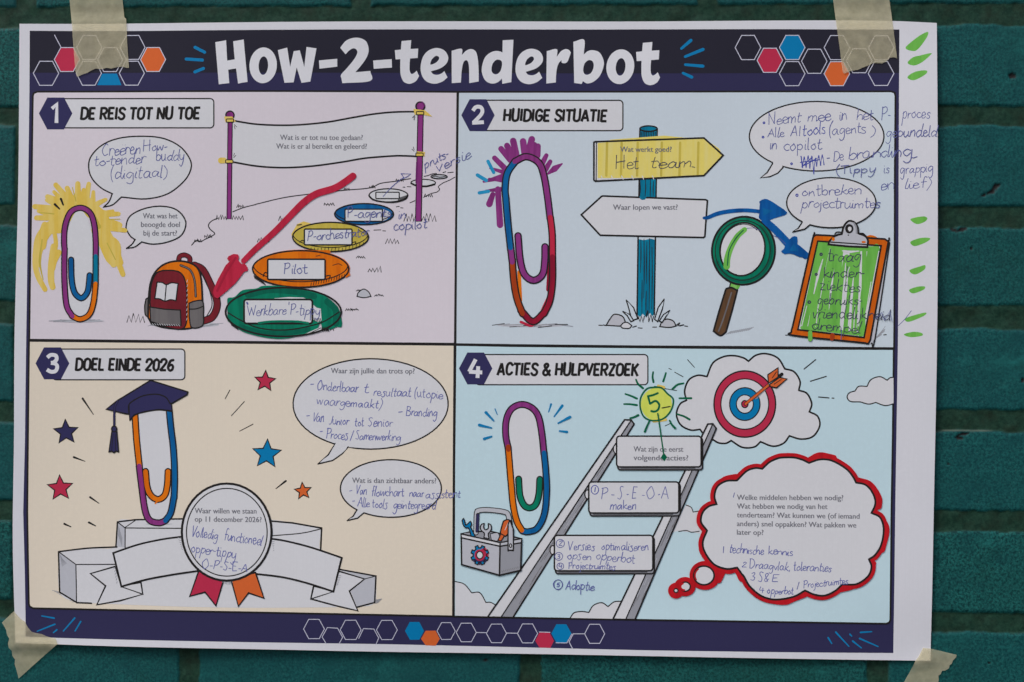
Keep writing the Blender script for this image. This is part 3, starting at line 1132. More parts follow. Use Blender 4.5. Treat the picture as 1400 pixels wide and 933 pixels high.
part('hexagon_pattern', footer)
O(350, 700, 4)
fill(hexa(867, 651, 52, 49), BLUE)
fill([(902, 695), (928, 650), (982, 650), (1005, 695), (982, 733), (928, 731)], ORNG)
for cx, cy, r in ((318, 640, 57), (518, 645, 57), (716, 646, 57), (1040, 652, 50), (1150, 660, 55), (1315, 665, 55)):
    hexline(cx, cy, r, r * .93, 1.0)
line([(383, 718), (362, 684), (391, 632), (447, 636), (474, 686), (455, 721)], 1.0, HEXL, smooth=False)
line([(562, 692), (588, 638), (645, 641), (671, 690), (655, 727)], 1.0, HEXL, smooth=False)
line([(1205, 660), (1260, 661)], 1.0, HEXL); line([(1370, 663), (1430, 664)], 1.0, HEXL)
O(700, 700, 4)
fill([(127, 706), (150, 659), (206, 661), (229, 706), (210, 744), (150, 743)], PINK)
fill(hexa(270, 665, 55, 50), BLUE)
hexline(85, 665, 55, 52, 1.0); hexline(452, 667, 55, 52, 1.0)
line([(148, 657), (208, 659)], 1.0, HEXL); line([(240, 716), (300, 717), (328, 668)], 1.0, HEXL, smooth=False)
line([(395, 667), (335, 667), (312, 712), (330, 746)], 1.0, HEXL, smooth=False)
O(0, 700, 4)
for a, b in (((225, 571), (294, 583)), ((200, 655), (298, 616)), ((290, 662), (309, 646)), ((345, 653), (408, 581)), ((410, 652), (441, 600))):
    part('spark_mark', footer)
    line([a, b], (1.6, 2.2), SPRK)
O(1050, 700, 4)
for a, b in (((330, 690), (350, 722)), ((372, 660), (444, 738)), ((465, 709), (513, 747)), ((508, 662), (570, 658)), ((503, 695), (605, 740)), ((450, 672), (460, 682))):
    part('spark_mark', footer)
    line([a, b], (2.4, 1.6), SPRK)

# ================================================================== the four panels
O()
PAN = []


def panel(pts, mat, label):
    p = part('comic_panel', poster, label)
    line(pts, 5.0, BLACK, True, False)
    fill(pts, mat)
    PAN.append(p)
    return p


def rc(x, y, dx, dy):          # a rounded corner: from (x+dx, y) or (x, y+dy)
    return [(x + dx * (1 - math.cos(math.radians(a))), y + dy * (1 - math.sin(math.radians(a)))) for a in (90, 67, 45, 22, 0)]


panel(rc(47, 127.5, 5, 5)[::-1][::-1][4:] + [(47, 132), (48, 129), (52, 127.3), (350, 126.4), (520, 126.5), (624, 127), (622, 300), (620.5, 469), (350, 466.5), (42.5, 463.5), (43.5, 380), (46, 233)], LILAC,
      'lilac panel with stepping stones and a backpack')
panel([(627.5, 127), (800, 126.5), (1050, 126.3), (1218, 126.5), (1222, 128), (1222.8, 132), (1221.5, 233), (1220.6, 466), (1220.5, 475), (1050, 473.5), (875, 472.5), (700, 470.7), (624, 469.5), (625, 300)], PALE,
      'pale blue panel with a signpost, magnifying glass and clipboard')
panel([(42.2, 467.6), (350, 470.5), (620, 473), (619, 640), (618.2, 841.5), (500, 839), (350, 836), (200, 833.5), (45, 831), (41, 829), (40, 826), (39, 700), (41, 560)], BEIGE,
      'beige panel with a podium, stars and graduation cap')
panel([(624, 473.2), (700, 474.7), (875, 476.5), (1050, 478), (1220, 478.8), (1219, 600), (1217.5, 700), (1216.6, 848), (1215.5, 851), (1212, 852.3), (1050, 849.3), (875, 846.5), (700, 843.3), (622, 841.8), (622.5, 640)], SKYB,
      'sky blue panel with a ladder, target and thought cloud')
P1, P2, P3, P4 = PAN


def badge(par, cx, cy, digit, px1, py0, py1, text, tx0, ty0, tx1, ty1, th):
    """all in layout units"""
    O()
    part('caption_plate', par)
    shape(rrect(cx, py0, px1, py1, 5), PRINTW, 1.2)
    part('number_badge', par)
    fill(hexa(cx, cy, 22.8, 21.8), NAVY2)
    part('badge_numeral', P)
    for q in digit:
        line([(cx + x, cy + y) for x, y in q], 5.2, TITLE, smooth=len(q) > 3, n=5, cap=False)
    part('caption_lettering', par)
    caps(text, tx0, ty0, tx1, ty1, th, 3.5)


badge(P1, 77, 155.8, [[(-5, -6.5), (1.6, -12.5), (1.2, 13)]], 293, 135.5, 175.5, 'DE REIS TOT NU TOE', 111, 164, 276, 164, 16.6)
badge(P2, 653.4, 157.5, [[(-7, -6), (-3, -11), (3.5, -11), (6, -6), (3.5, 0), (-6.5, 10.5)], [(-8, 10.5), (8, 9.5)]], 851.7, 137, 178.5, 'HUIDIGE SITUATIE', 688, 165.6, 832, 166.4, 16.6)
badge(P3, 72.5, 497, [[(-7, -8), (-2, -11.5), (4.5, -10.5), (5.5, -5.5), (2, -1.5), (-2, -.6)], [(-2, -.6), (4, .6), (6.4, 5), (4, 10.5), (-2, 11.5), (-7.5, 8.5)]], 253, 477.5, 519.5, 'DOEL EINDE 2026', 103.5, 506.5, 240, 508, 16.8)
badge(P4, 650.3, 504, [[(0, -12.5), (-9, 4.5)], [(-9, 4.5), (9, 5.5)], [(3.5, -3), (2.5, 13)]], 885.8, 485, 526.3, 'ACTIES & HULPVERZOEK', 680, 513.3, 875, 514.6, 17)


def bubble(par, out, mat=None, lw=1.9, name='speech_bubble'):
    p = part(name, par)
    add(mat or PRINTW, [out]); add(BLACK, stroke_faces(out, lw, True))
    return p


def bub(cx, cy, rx, ry, a0, a1, tail, rot=0):
    """ellipse outline from angle a0 round to a1 (degrees, clockwise on the page), closed through the tail points."""
    return tr(ell(cx, cy, rx, ry, rot, 60, a0, a1)) + tr(tail)


def tuft(x, y, wd, h, n=4, wt=.8, mat=None):
    pts = []
    for k in range(n):
        t = k / n
        pts += [(x + wd * t, y + random.uniform(-.3, .3)), (x + wd * (t + .55 / n) + random.uniform(-1, 1), y - h * random.uniform(.5, 1))]
    pts.append((x + wd, y + .3))
    line(pts, wt, mat or BLACK, smooth=False)


def dashes(pts, wt=.8):
    for i in range(0, len(pts) - 1, 2):
        line([pts[i], pts[i + 1]], wt, BLACK)


# ------------------------------------------------------------------ panel 1: the journey so far
part('ground_line', P1)
O(0, 233, 4)
line([(1050, 410), (1075, 385), (1095, 392), (1130, 375), (1165, 358), (1175, 345), (1150, 322), (1142, 300), (1160, 278), (1195, 262)], 1.0, BLACK)
line([(1275, 228), (1330, 206), (1400, 188)], 1.0, BLACK)
O(350, 233, 4)
line([(0, 187), (150, 151), (300, 130), (480, 110), (620, 97), (680, 72), (760, 60), (845, 45)], 1.0, BLACK)
O(500, 200, 7.775)
line([(470, 602), (520, 580)], .9, BLACK)
line([(612, 545), (690, 505), (760, 485), (785, 455), (770, 430), (820, 390), (880, 365), (945, 330)], .8, BLACK)
line([(620, 320), (660, 312), (700, 296), (750, 290)], .9, BLACK)
dashes([(395, 435), (415, 437), (440, 430), (480, 432), (820, 280), (850, 270), (870, 282), (930, 276), (325, 645), (355, 640), (370, 655), (395, 657), (85, 893), (160, 890), (180, 900), (210, 902)])
O()
for x, y, wd, h in ((296, 300.5, 14, 7), (318, 300.5, 15, 6), (266, 331, 10, 4), (280, 325, 10, 4), (324, 284, 10, 5), (443, 281, 14, 5), (381, 302, 12, 6), (352, 331, 16, 8),
                    (527, 333, 18, 7), (503, 372, 18, 8), (174, 441, 24, 15), (552, 302.5, 18, 11), (576, 302.5, 20, 11), (505, 257, 8, 4), (541, 248, 10, 4),
                    (470, 260, 8, 3), (580, 269, 11, 5), (487, 398, 8, 2), (512, 405, 12, 3), (472, 425, 10, 3), (487, 353, 12, 3), (480, 424, 10, 2), (440, 452, 16, 8)):
    part('grass_tuft', P1)
    tuft(x, y, wd, h)
part('rock', P1)
O(350, 233, 4)
shape(loop([(552, 690), (560, 668), (588, 650), (615, 665), (628, 690)], [(628, 690), (590, 697), (552, 690)]), GREYL, 1.0)

part('stepping_stone', P1, 'small uncoloured stone with an empty plate')
O(350, 233, 4)
shape(ell(724, 137, 106, 36), PRINTW, 1.2); shape(rrect(655, 120, 783, 155, 4), PRINTW, 1.1)
line([(618, 140), (640, 160), (690, 172), (760, 174), (815, 158), (829, 138)], 1.6, BLACK)
for k in range(8): line([(775 + k * 6, 172 - k * 3), (782 + k * 6, 150 - k * 2)], .6, BLACK)
part('stepping_stone', P1, 'tiny uncoloured stone behind the right pole')
O(500, 200, 7.775)
shape(ell(610, 388, 130, 36), PRINTW, 1.1); line([(482, 395), (540, 418), (640, 426), (730, 405)], 1.8, BLACK)
part('stepping_stone', P1, 'tiniest and farthest grey stone')
shape(ell(778, 323, 86, 22), GREYL, 1.1); line([(700, 330), (740, 318), (790, 330), (850, 318)], .8, BLACK)

part('stepping_stone', P1, 'blue coloured stone')
O(350, 233, 4)
shape(ell(591, 240, 161, 58), M_BLU, 1.3)
fill([(690, 212), (725, 225), (738, 245), (715, 268), (690, 278)], PRINTW)
for k in range(5): line([(700 + k * 6, 232 + k * 4), (706 + k * 6, 255)], .6, PAL_H)
shape(rrect(487, 213, 691, 279, 5), PRINTW, 1.1)
line(ell(591, 226, 158, 56, a0=8, a1=172), .9, BLACK); fill([(486, 278), (692, 279), (690, 284), (488, 283)], M_BLU)
shape(rrect(487, 213, 691, 279, 5), PRINTW, 1.2)
part('stepping_stone', P1, 'yellow coloured stone')
fill([(225, 295), (260, 280), (300, 290), (280, 330), (200, 370), (193, 350), (210, 320)], M_YEL)
shape(ell(408, 365, 207, 80), M_YELD, 1.4)
line(ell(408, 350, 204, 72, a0=5, a1=175), .9, BLACK); line([(225, 300), (250, 296)], .7, BLACK); line([(560, 325), (590, 345)], .7, BLACK)
for k in range(16): line([(300 + k * 19, 438 - max(0, k - 9) * 5), (302 + k * 19, 425 - max(0, k - 9) * 5)], .6, BLACK)
line([(240, 395), (252, 384), (264, 388)], .9, BLACK); line([(526, 396), (545, 392), (540, 406), (526, 408)], .9, BLACK)
shape(rrect(265, 322, 525, 408, 7), PRINTW, 1.4)
part('stepping_stone', P1, 'orange coloured stone')
fill(ell(248, 538, 266, 104, 0), M_ORG)
fill([(270, 440), (400, 436), (410, 450), (330, 470)], M_ORG); fill([(480, 480), (512, 560), (516, 575), (490, 590)], M_ORG)
line(ell(245, 540, 262, 100), 1.5, BLACK, True)
line(ell(245, 518, 258, 92, a0=4, a1=176), 1.0, BLACK); line([(60, 470), (80, 462)], .7, BLACK); line([(420, 520), (450, 512), (470, 520)], .7, BLACK); line([(330, 470), (350, 466)], .7, BLACK)
for k in range(8): line([(-10 + k * 7, 575 + k * 5), (-4 + k * 8, 592 + k * 5)], .8, BLACK)
for k in range(14): line([(300 + k * 14, 632 - k * 3.4), (303 + k * 14, 616 - k * 3.6)], .7, BLACK)
shape(rrect(65, 487, 378, 598, 8), PRINTW, 1.6)
line([(40, 580), (50, 560), (65, 565)], 1.0, BLACK); line([(380, 580), (405, 575), (400, 590), (380, 597)], 1.0, BLACK)
part('stepping_stone', P1, 'green coloured stone, largest and nearest')
O(290, 370, 6.087)
fill(loop([(130, 300), (132, 232), (190, 220), (255, 165), (370, 150), (430, 128), (600, 132), (790, 165), (850, 165), (960, 225), (1050, 310), (1080, 420), (1075, 470), (1040, 470), (985, 490), (920, 480),
           (900, 430), (870, 490), (760, 530), (660, 560), (560, 570), (420, 555), (270, 515), (190, 465), (130, 420)]), M_GRN)
line([(300, 205), (480, 165), (700, 180), (850, 215)], 8, M_GRND); line([(240, 470), (420, 520), (640, 515), (800, 490)], 7, M_GRND)
line([(960, 260), (1030, 330), (1030, 440)], 9, M_GRND)
fill([(842, 285), (870, 310), (905, 318), (912, 420), (880, 430), (842, 410)], PRINTW)
fill([(770, 530), (860, 490), (905, 470), (912, 508), (860, 522)], PRINTW)
fill([(520, 232), (640, 222), (760, 226), (790, 238), (520, 240)], PRINTW)
for k in range(5): line([(848 + k * 13, 400), (856 + k * 13, 425)], .7, BLACK)
line([(800, 528), (850, 505), (905, 478)], .7, BLACK)
line(ell(594, 346, 480, 203), 1.7, BLACK, True)
line([(135, 352), (180, 380), (232, 410), (360, 470), (500, 494), (650, 492), (800, 465), (930, 425), (1058, 345)], 1.1, BLACK)
for k in range(5): line([(150 + k * 14, 425 + k * 13), (168 + k * 12, 458 + k * 8)], 1.0, BLACK)
for k in range(7): line([(915 + k * 8, 470 + (k % 2) * 28), (922 + k * 8, 505 - (k % 2) * 24)], .9, BLACK)
shape(rrect(268, 242, 835, 441, 22), PRINTW, 1.8)
line([(390, 437), (500, 425), (700, 425), (800, 438)], 3.0, M_GRN)

part('finish_banner', P1)
O()
top = [(316, 165), (350, 170.3), (387.5, 171.8), (418, 170.5), (450, 167), (480, 161.5), (512.5, 156), (540, 153.4), (570, 152.8)]
bot = [(570, 214), (553, 213.2), (537, 213.4), (500, 216.4), (470, 221.5), (437, 226.3), (410, 228.8), (382, 229.6), (350, 227.4), (316, 221.5)]
add(PRINTW, [sm(top) + sm(bot)]); line(top, 1.7, BLACK); line(bot, 1.7, BLACK)
for x0, y0, x1, y1, b0, b1 in ((315.3, 163, 313.6, 300, 3.6, 3.6), (575, 150, 571.8, 303, 4.3, 4.6)):
    fill([(x0 - b0, y0), (x0 + b0, y0), (x1 + b1, y1), (x1 - b1, y1)], BLACK)
    fill([(x0 - b0 + 1.3, y0), (x0 + b0 - 1.3, y0), (x1 + b1 - 1.3, y1 - .5), (x1 - b1 + 1.3, y1 - .5)], M_PUR)
line([(570, 222), (569, 250)], 2.6, M_PURD)
shape(ell(315, 158.2, 5.6, 5.6), M_PUR, 1.3); shape(ell(574.6, 145.6, 6.0, 6.0), M_PUR, 1.4)
line([(577, 139.5), (580.5, 145)], 2, M_PURD)
fill([(565, 149), (567, 157), (578, 157), (591, 159.5), (581, 151)], M_YEL); line([(302.5, 220), (307, 220)], 8, M_YEL); fill([(307, 160), (309, 168), (323, 167), (318, 160)], M_YEL)
fill([(570, 207), (581, 208), (580, 214), (571, 213)], M_YEL)
for x, y in ((315, 165.5), (314, 221.3), (574.3, 154.8), (573.4, 211.6)):
    shape(rrect(x - 5, y - 2.2, x + 5, y + 2.2, 1), M_YEL, .9)
for x, y, s in ((321, 171, 1), (320, 216, -1), (567, 158, 1), (566, 207, -1)):
    line([(x, y), (x + (3 if x < 400 else -3), y + 3 * s)], .6, BLACK); line([(x, y + 2 * s), (x + (1 if x < 400 else -1), y + 6 * s)], .6, BLACK)
O(0, 0, 4)
part('printed_text', P1)
O(350, 0, 4)
printed('Wat is er tot nu toe gedaan?', 133, 584, 767); printed('Wat is er al bereikt en geleerd?', 112, 606, 815)

bubble(P1, tr([]) or (lambda: (O(0, 0, 4), loop(tr([(618, 1062), (560, 1032), (510, 982), (490, 925), (500, 862), (560, 798), (650, 760), (770, 748), (890, 758), (985, 802), (1040, 870), (1047, 925), (1010, 992), (920, 1062), (800, 1090), (668, 1080)]),
                                                tr([(668, 1080), (620, 1122), (570, 1135)]), tr([(570, 1135), (600, 1105), (618, 1062)])))[1])())
O(0, 233, 4)
bubble(P1, loop(tr([(705, 345), (693, 310), (715, 252), (790, 212), (880, 198), (960, 213), (1008, 258), (1018, 305), (990, 360), (920, 393), (840, 405), (778, 393)]),
                tr([(778, 393), (740, 420), (695, 428)]), tr([(695, 428), (725, 405), (742, 380)]), tr([(742, 380), (720, 365), (705, 345)])))
part('printed_text', P1)
O(0, 233, 4)
printed('Wat was het', 785, 973, 264); printed('beoogde doel', 775, 986, 311); printed('bij de start?', 788, 970, 358)

part('marker_glow', P1)
O(0, 233, 4)
fill(loop([(345, 330), (290, 285), (300, 230), (350, 195), (400, 140), (470, 135), (530, 185), (590, 240), (610, 300), (600, 350), (640, 440), (600, 450), (550, 400), (530, 300), (440, 240), (370, 300)]), M_YEL)
for q, wd in (([(420, 200), (360, 140), (310, 82)], (9, 7)), ([(410, 190), (372, 100)], (9, 7)), ([(432, 190), (430, 75)], (10, 7)), ([(470, 190), (490, 76)], (10, 6)), ([(390, 200), (330, 170), (265, 146)], (9, 7)),
              ([(370, 220), (290, 210), (195, 200)], (10, 7)), ([(360, 245), (280, 260), (205, 262)], (9, 7)), ([(350, 265), (270, 300), (215, 370), (200, 470)], (8, 9)),
              ([(340, 290), (290, 300), (250, 350)], 10), ([(250, 300), (215, 400), (198, 500), (212, 580), (250, 652)], (9, 7)), ([(300, 420), (285, 520), (283, 600), (292, 640)], (10, 8)), ([(325, 450), (300, 500), (290, 540)], 8),
              ([(330, 330), (262, 340), (240, 420)], 8), ([(500, 210), (545, 180), (582, 162)], (9, 5)), ([(530, 230), (600, 240), (652, 240)], (10, 6)), ([(540, 270), (620, 290), (655, 302)], 9), ([(550, 310), (620, 320), (688, 330)], (9, 6)),
              ([(560, 330), (600, 400), (640, 480), (675, 570)], (12, 7)), ([(585, 330), (630, 420), (660, 505)], 9), ([(560, 380), (590, 460), (625, 515)], 9), ([(520, 330), (555, 390), (580, 430)], 9)):
    line(q, wd, M_YEL)
for q, wd in (([(350, 240), (260, 235), (215, 225)], (10, 5)), ([(345, 300), (270, 345), (225, 440), (215, 520)], (9, 6)), ([(450, 190), (462, 110)], (9, 6)), ([(510, 200), (515, 120)], (9, 5)), ([(560, 240), (620, 225)], (8, 5)),
              ([(570, 360), (640, 400), (652, 470)], (10, 7)), ([(540, 350), (590, 470), (612, 500)], 9), ([(300, 330), (310, 400), (300, 470)], 6), ([(330, 200), (260, 165)], (9, 5)), ([(345, 165), (300, 120)], (8, 5))):
    line(q, wd, M_YEL)
line([(360, 280), (420, 230), (500, 240), (545, 310)], 6, M_YELD)
for q in ([(300, 240), (220, 232)], [(420, 170), (400, 95)], [(600, 270), (660, 268)], [(590, 400), (635, 490)], [(235, 380), (222, 500), (240, 600)]):
    line(q, (1.6, 3, 1.2), M_YELD)

part('paperclip_drawing', P1, 'paperclip inside a yellow glow')
O(0, 233, 4)
fill(ell(440, 520, 82, 300), PRINTW)
fill(ell(430, 823, 140, 8), GREYL)
for k in range(9): line([(280 + k * 24 + random.uniform(-9, 9), 820 + random.uniform(-4, 8)), (340 + k * 26, 818 + random.uniform(-4, 8))], .7, GREYM)
wire([([(358, 440), (355, 380), (362, 300), (392, 230), (445, 207), (495, 232), (518, 290), (527, 380), (527, 480)], M_PUR), ([(527, 470), (526, 620)], M_TEAL),
      ([(526, 620), (515, 720), (490, 790), (440, 815), (395, 795)], M_ORG), ([(400, 800), (368, 740), (357, 620), (356, 500), (358, 430)], M_PUR),
      ([(393, 490), (396, 600), (412, 670), (448, 700), (480, 670), (490, 620), (494, 575)], M_BLU)], 5.4, 1.7)
line([(305, 188), (330, 213)], (2.4, 1.4), BLACK); line([(338, 158), (350, 190)], (2.2, 1.4), BLACK)

part('backpack_drawing', P1)
O(0, 233, 4)
fill(ell(1010, 845, 190, 16), GREYL)
for k in range(14): line([(810 + k * 26, 848 + random.uniform(-6, 14)), (870 + k * 27, 840 + random.uniform(-6, 14))], .7, GREYM)
strap = [(1065, 520), (1110, 545), (1150, 620), (1184, 700), (1186, 755), (1160, 805), (1112, 825)]
line(strap, 10.5, BLACK); line(strap, 8, M_MAR); line([(1085, 535), (1120, 590), (1150, 670), (1160, 740), (1130, 800)], .8, BLACK)
hd = [(978, 500), (985, 472), (1012, 464), (1038, 478), (1040, 505)]
line(hd, 7, BLACK); line(hd, 4.8, M_MAR)
shape(loop([(800, 705), (822, 690)], [(815, 805), (797, 790), (793, 745), (800, 705)]), M_GRY, 1.2)
shape(loop([(812, 805), (815, 700), (825, 620), (850, 560), (900, 515), (970, 497), (1040, 507), (1085, 540), (1102, 600), (1108, 700), (1110, 815), (1085, 850), (1010, 868), (900, 860), (830, 838)]), M_ORG, 1.8)
shape(loop([(822, 720), (830, 625), (862, 560), (930, 548), (990, 562), (1018, 620), (1024, 740), (1008, 862), (900, 856), (830, 833)]), M_MAR, 1.3)
line([(990, 520), (1040, 545), (1065, 600), (1072, 690)], 3.2, BLACK); line([(990, 520), (1040, 545), (1065, 600), (1072, 690)], 1.6, M_GRY)
shape([(822, 748), (900, 760), (988, 765), (992, 848), (900, 850), (826, 828)], M_GRY, 1.2)
shape(loop([(1036, 727), (1070, 715), (1110, 718), (1114, 790), (1108, 850), (1050, 860), (1036, 800)]), M_GRY, 1.2)
line([(1036, 760), (1075, 758), (1112, 745)], 1.1, BLACK)
shape(loop([(862, 612), (890, 615), (912, 626), (940, 616), (976, 620)], [(976, 620), (964, 714)], [(964, 714), (935, 708), (904, 716), (875, 704), (849, 702)]), PRINTW, 1.2)
line([(912, 626), (904, 714)], 1.1, BLACK)
for k in range(12): line([(835 + k * 13, 838 + k * .6), (842 + k * 13, 846 + k * .6)], .6, PRINTW)
for k in range(9): line([(1028 - k * .4, 600 + k * 26), (1024 - k * .3, 612 + k * 26)], .6, PRINTW)

part('marker_arrow', P1, 'long red arrow')
O(350, 233, 4)
line([(530, 32), (490, 62), (430, 98), (330, 130), (260, 178), (190, 248), (100, 340), (0, 430), (-66, 496)], (9.5, 9.5, 7.5), M_RED)
O(0, 233, 4)
fill([(1244, 484), (1252, 470), (1280, 458), (1304, 461), (1309, 476), (1304, 492), (1322, 512), (1342, 512), (1356, 534), (1357, 550), (1336, 556), (1322, 576), (1285, 622), (1240, 662), (1192, 702), (1176, 694), (1165, 672), (1170, 650), (1196, 592), (1236, 520), (1262, 494), (1252, 496)], M_RED)

O(0, 233, 4)
line([(1290, 480), (1240, 560), (1190, 660)], 3, M_REDS)
part('handwriting', P1)
O(0, 0, 4)
hw('Cre\u00ebren', 562, 856, 776, 843, 36); hw('How-', 786, 832, 924, 822, 30)
hw('to-tender', 520, 910, 802, 894, 32); hw('buddy', 855, 882, 1012, 878, 32)
O(0, 233, 4)
hw('(digitaal)', 604, 48, 920, 38, 32)
part('handwriting', P1)
O(290, 370, 6.087)
hw('Werkbare', 295, 375, 618, 366, 46); hw('P-tippy', 648, 370, 898, 368, 44)
line([(292, 268), (298, 280)], 2.4, PEN); line([(642, 264), (640, 284)], 1.1, PEN)
O(350, 233, 4)
part('handwriting', P1); hw('Pilot', 150, 568, 282, 566, 28, wd=1.2)
part('handwriting', P1); hw('P-orchestrator', 280, 388, 618, 358, 28)
part('handwriting', P1); hw('P-agents', 498, 262, 738, 254, 27)
hw('in', 778, 266, 822, 262, 30); hw('copilot', 750, 328, 935, 316, 28)
part('handwriting', P1)
O(500, 200, 7.775)
hw('pruts-', 625, 245, 895, 105, 46); hw('versie', 752, 275, 1130, 112, 56)
line([(185, 535), (270, 440), (350, 370), (400, 335)], 1.0, PEN); line([(375, 292), (478, 295), (440, 325), (395, 345)], 1.0, PEN, smooth=False); line([(375, 292), (405, 335)], 1.0, PEN)

# ------------------------------------------------------------------ panel 2: the present situation
part('marker_hair', P2)
O(640, 180, 3.332)
for q, wd in (([(222, 118), (205, 42)], (9, 9)), ([(258, 105), (250, 44)], 9), ([(272, 100), (290, 34)], (9, 9)), ([(296, 105), (302, 60)], 8), ([(192, 130), (150, 78)], (8, 8)), ([(205, 120), (177, 64)], 8.5),
              ([(168, 168), (120, 120)], (8, 7)), ([(316, 110), (318, 66)], 8), ([(335, 150), (356, 108)], (8, 6)), ([(352, 172), (374, 136)], (8, 6)), ([(362, 192), (395, 168), (428, 146)], (3, 9, 2)),
              ([(158, 184), (100, 166)], (6, 3)), ([(160, 205), (70, 228)], (9, 3)), ([(155, 262), (80, 270)], (7, 3)), ([(112, 286), (96, 330)], (7, 9)), ([(135, 262), (145, 425)], (8, 9)), ([(160, 225), (95, 215)], (5, 3))):
    line(q, wd, M_PUR)
for q, wd in (([(90, 135), (116, 186)], 4.6), ([(42, 198), (82, 222)], 5), ([(50, 279), (92, 272)], 4.6), ([(175, 420), (180, 470)], 6)):
    line(q, wd, M_CYAN)
part('paperclip_drawing', P2, 'paperclip with purple hair strokes')
fill(ell(285, 884, 150, 8), GREYL)
for k in range(14): line([(110 + k * 24 + random.uniform(-9, 9), 886 + random.uniform(-8, 8)), (165 + k * 24, 882 + random.uniform(-8, 8))], .7, GREYM if k % 3 else BLACK)
line([(232, 640), (238, 770)], 5, M_ORG); line([(372, 600), (365, 720)], 6, M_CRIM); line([(362, 760), (300, 878), (240, 868)], 3.5, M_RED)
wire([([(172, 310), (168, 260), (178, 190), (215, 134)], M_BLU), ([(212, 136), (265, 114), (320, 140), (345, 200), (362, 300), (374, 400)], M_PUR),
      ([(374, 390), (383, 470), (384, 580)], M_RED), ([(384, 570), (384, 680), (372, 770), (345, 830)], M_CRIM), ([(350, 822), (295, 866), (240, 815)], M_CRIM),
      ([(248, 830), (222, 760), (208, 680), (200, 580)], M_BRN), ([(201, 595), (192, 520)], M_PUR), ([(193, 530), (182, 430), (175, 350), (171, 300)], M_BLU),
      ([(227, 475), (236, 580), (256, 650), (298, 678), (338, 652), (349, 590), (350, 525)], M_PUR)], 6.6, 1.9)

part('signpost_drawing', P2)
O(700, 0, 4)
fill([(700, 703), (795, 703), (793, 790), (698, 790)], M_TEAL); line([(700, 703), (698, 780)], 1.4, BLACK); line([(795, 703), (793, 780)], 1.4, BLACK)
shape(ell(747, 703, 47, 15), M_TEAL, 1.4)
O(700, 233, 4)
fill([(698, 0), (791, 0), (785, 345), (692, 345)], M_TEAL); line([(696, 40), (694, 150)], 1.4, BLACK); line([(790, 40), (788, 150)], 1.4, BLACK)
fill([(692, 340), (785, 340), (779, 770), (770, 800), (755, 780), (735, 805), (715, 785), (700, 805), (686, 790)], M_TEAL)
fill([(692, 366), (785, 366), (783, 380), (760, 374), (720, 382), (692, 376)], PALE)
line([(690, 360), (684, 795)], 1.5, BLACK); line([(785, 360), (778, 790)], 1.5, BLACK)
for k, (x, a, b) in enumerate(((705, 380, 560), (722, 375, 700), (738, 390, 620), (752, 372, 780), (766, 420, 760), (712, 600, 790), (735, 660, 800), (700, 52, 150), (730, 50, 148), (758, 50, 150), (775, 60, 140))):
    line([(x, a), (x + random.uniform(-3, 3), (a + b) / 2), (x - 2, b)], (.6, 1.0, .4), BLACK)
O(700, 0, 4)
for k in range(9): line([(708 + k * 9.5, 722), (707 + k * 9.5, 765)], .7, BLACK)
part('sign_board', P2, 'yellow arrow board pointing right')
O()
sg = [(812, 194.5), (814, 193.7), (962.5, 188.6), (988.8, 212.5), (962.5, 240.2), (814, 247.7), (812, 246)]
fill(sg, PRINTW)
fill([(817, 195.5), (870, 191), (962, 188.5), (983, 203), (988.5, 213), (964, 239), (940, 240), (890, 243), (817, 243.5)], M_YELS)
fill([(834, 190.8), (868, 188.4), (908, 185.3), (935, 188), (950, 188.2), (958, 190), (834, 195)], M_YELS)
for x in (830, 850, 872, 905, 930, 955): line([(x, 195), (x - 1, 240)], 3.2, M_YELD)
line(sg, 1.7, BLACK, True, False); line([(815.5, 195), (815, 246.8)], .9, BLACK)
for k in range(6): line([(822 + k * 14, 240.5), (824 + k * 14, 245)], 1.2, PRINTW)
part('sign_board', P2, 'white arrow board pointing left')
O(700, 233, 4)
shape([(497, 140), (1060, 161), (1069, 166), (1055, 362), (1048, 368), (484, 355), (478, 350), (379, 243), (490, 142)], PRINTW, 1.7)
fill([(697, 142), (735, 144), (728, 160), (712, 162), (700, 155)], M_TEAL)
part('rock', P2)
shape(loop([(515, 848), (535, 815), (560, 788), (605, 800), (622, 838)], [(622, 838), (600, 852), (515, 848)]), GREYL, 1.2)
part('rock', P2)
shape(loop([(593, 853), (608, 836), (630, 832), (655, 850)], [(655, 850), (640, 865), (605, 864)]), PRINTW, 1.1)
part('rock', P2)
shape(loop([(808, 855), (822, 825), (850, 814), (882, 825), (898, 852)], [(898, 852), (860, 860), (808, 855)]), GREYL, 1.2)
dashes([(475, 848), (495, 848), (500, 846), (515, 850), (660, 858), (680, 852), (690, 862), (712, 864), (770, 858), (790, 858), (905, 850), (918, 836), (918, 852), (940, 846), (945, 852), (960, 854)], 1.0)
line([(895, 850), (915, 834), (912, 850), (938, 845)], .9, BLACK, smooth=False)
for q in ([(655, 822), (640, 760), (625, 710), (665, 752), (688, 812)], [(650, 828), (630, 795), (606, 772), (645, 790), (665, 822)], [(780, 815), (800, 750), (832, 705), (822, 760), (796, 828)], [(805, 825), (828, 790), (862, 767), (842, 800), (822, 832)]):
    part('grass_tuft', P2)
    shape(q, PALE, 1.2)
line([(690, 800), (700, 828), (708, 798), (716, 830), (724, 800)], 1.0, BLACK, smooth=False); line([(735, 800), (742, 768), (748, 828), (760, 790), (768, 828), (775, 800)], 1.0, BLACK, smooth=False)
part('printed_text', P2)
O(700, 0, 4)
printed('Wat werkt goed?', 592, 873, 830)
part('printed_text', P2)
O(700, 233, 4)
printed('Waar lopen we vast?', 553, 906, 215)
part('handwriting', P2)
O(700, 0, 4)
hw('Het', 568, 926, 695, 920, 36, PEND, 1.15); hw('team', 758, 918, 985, 914, 36, PEND, 1.15)
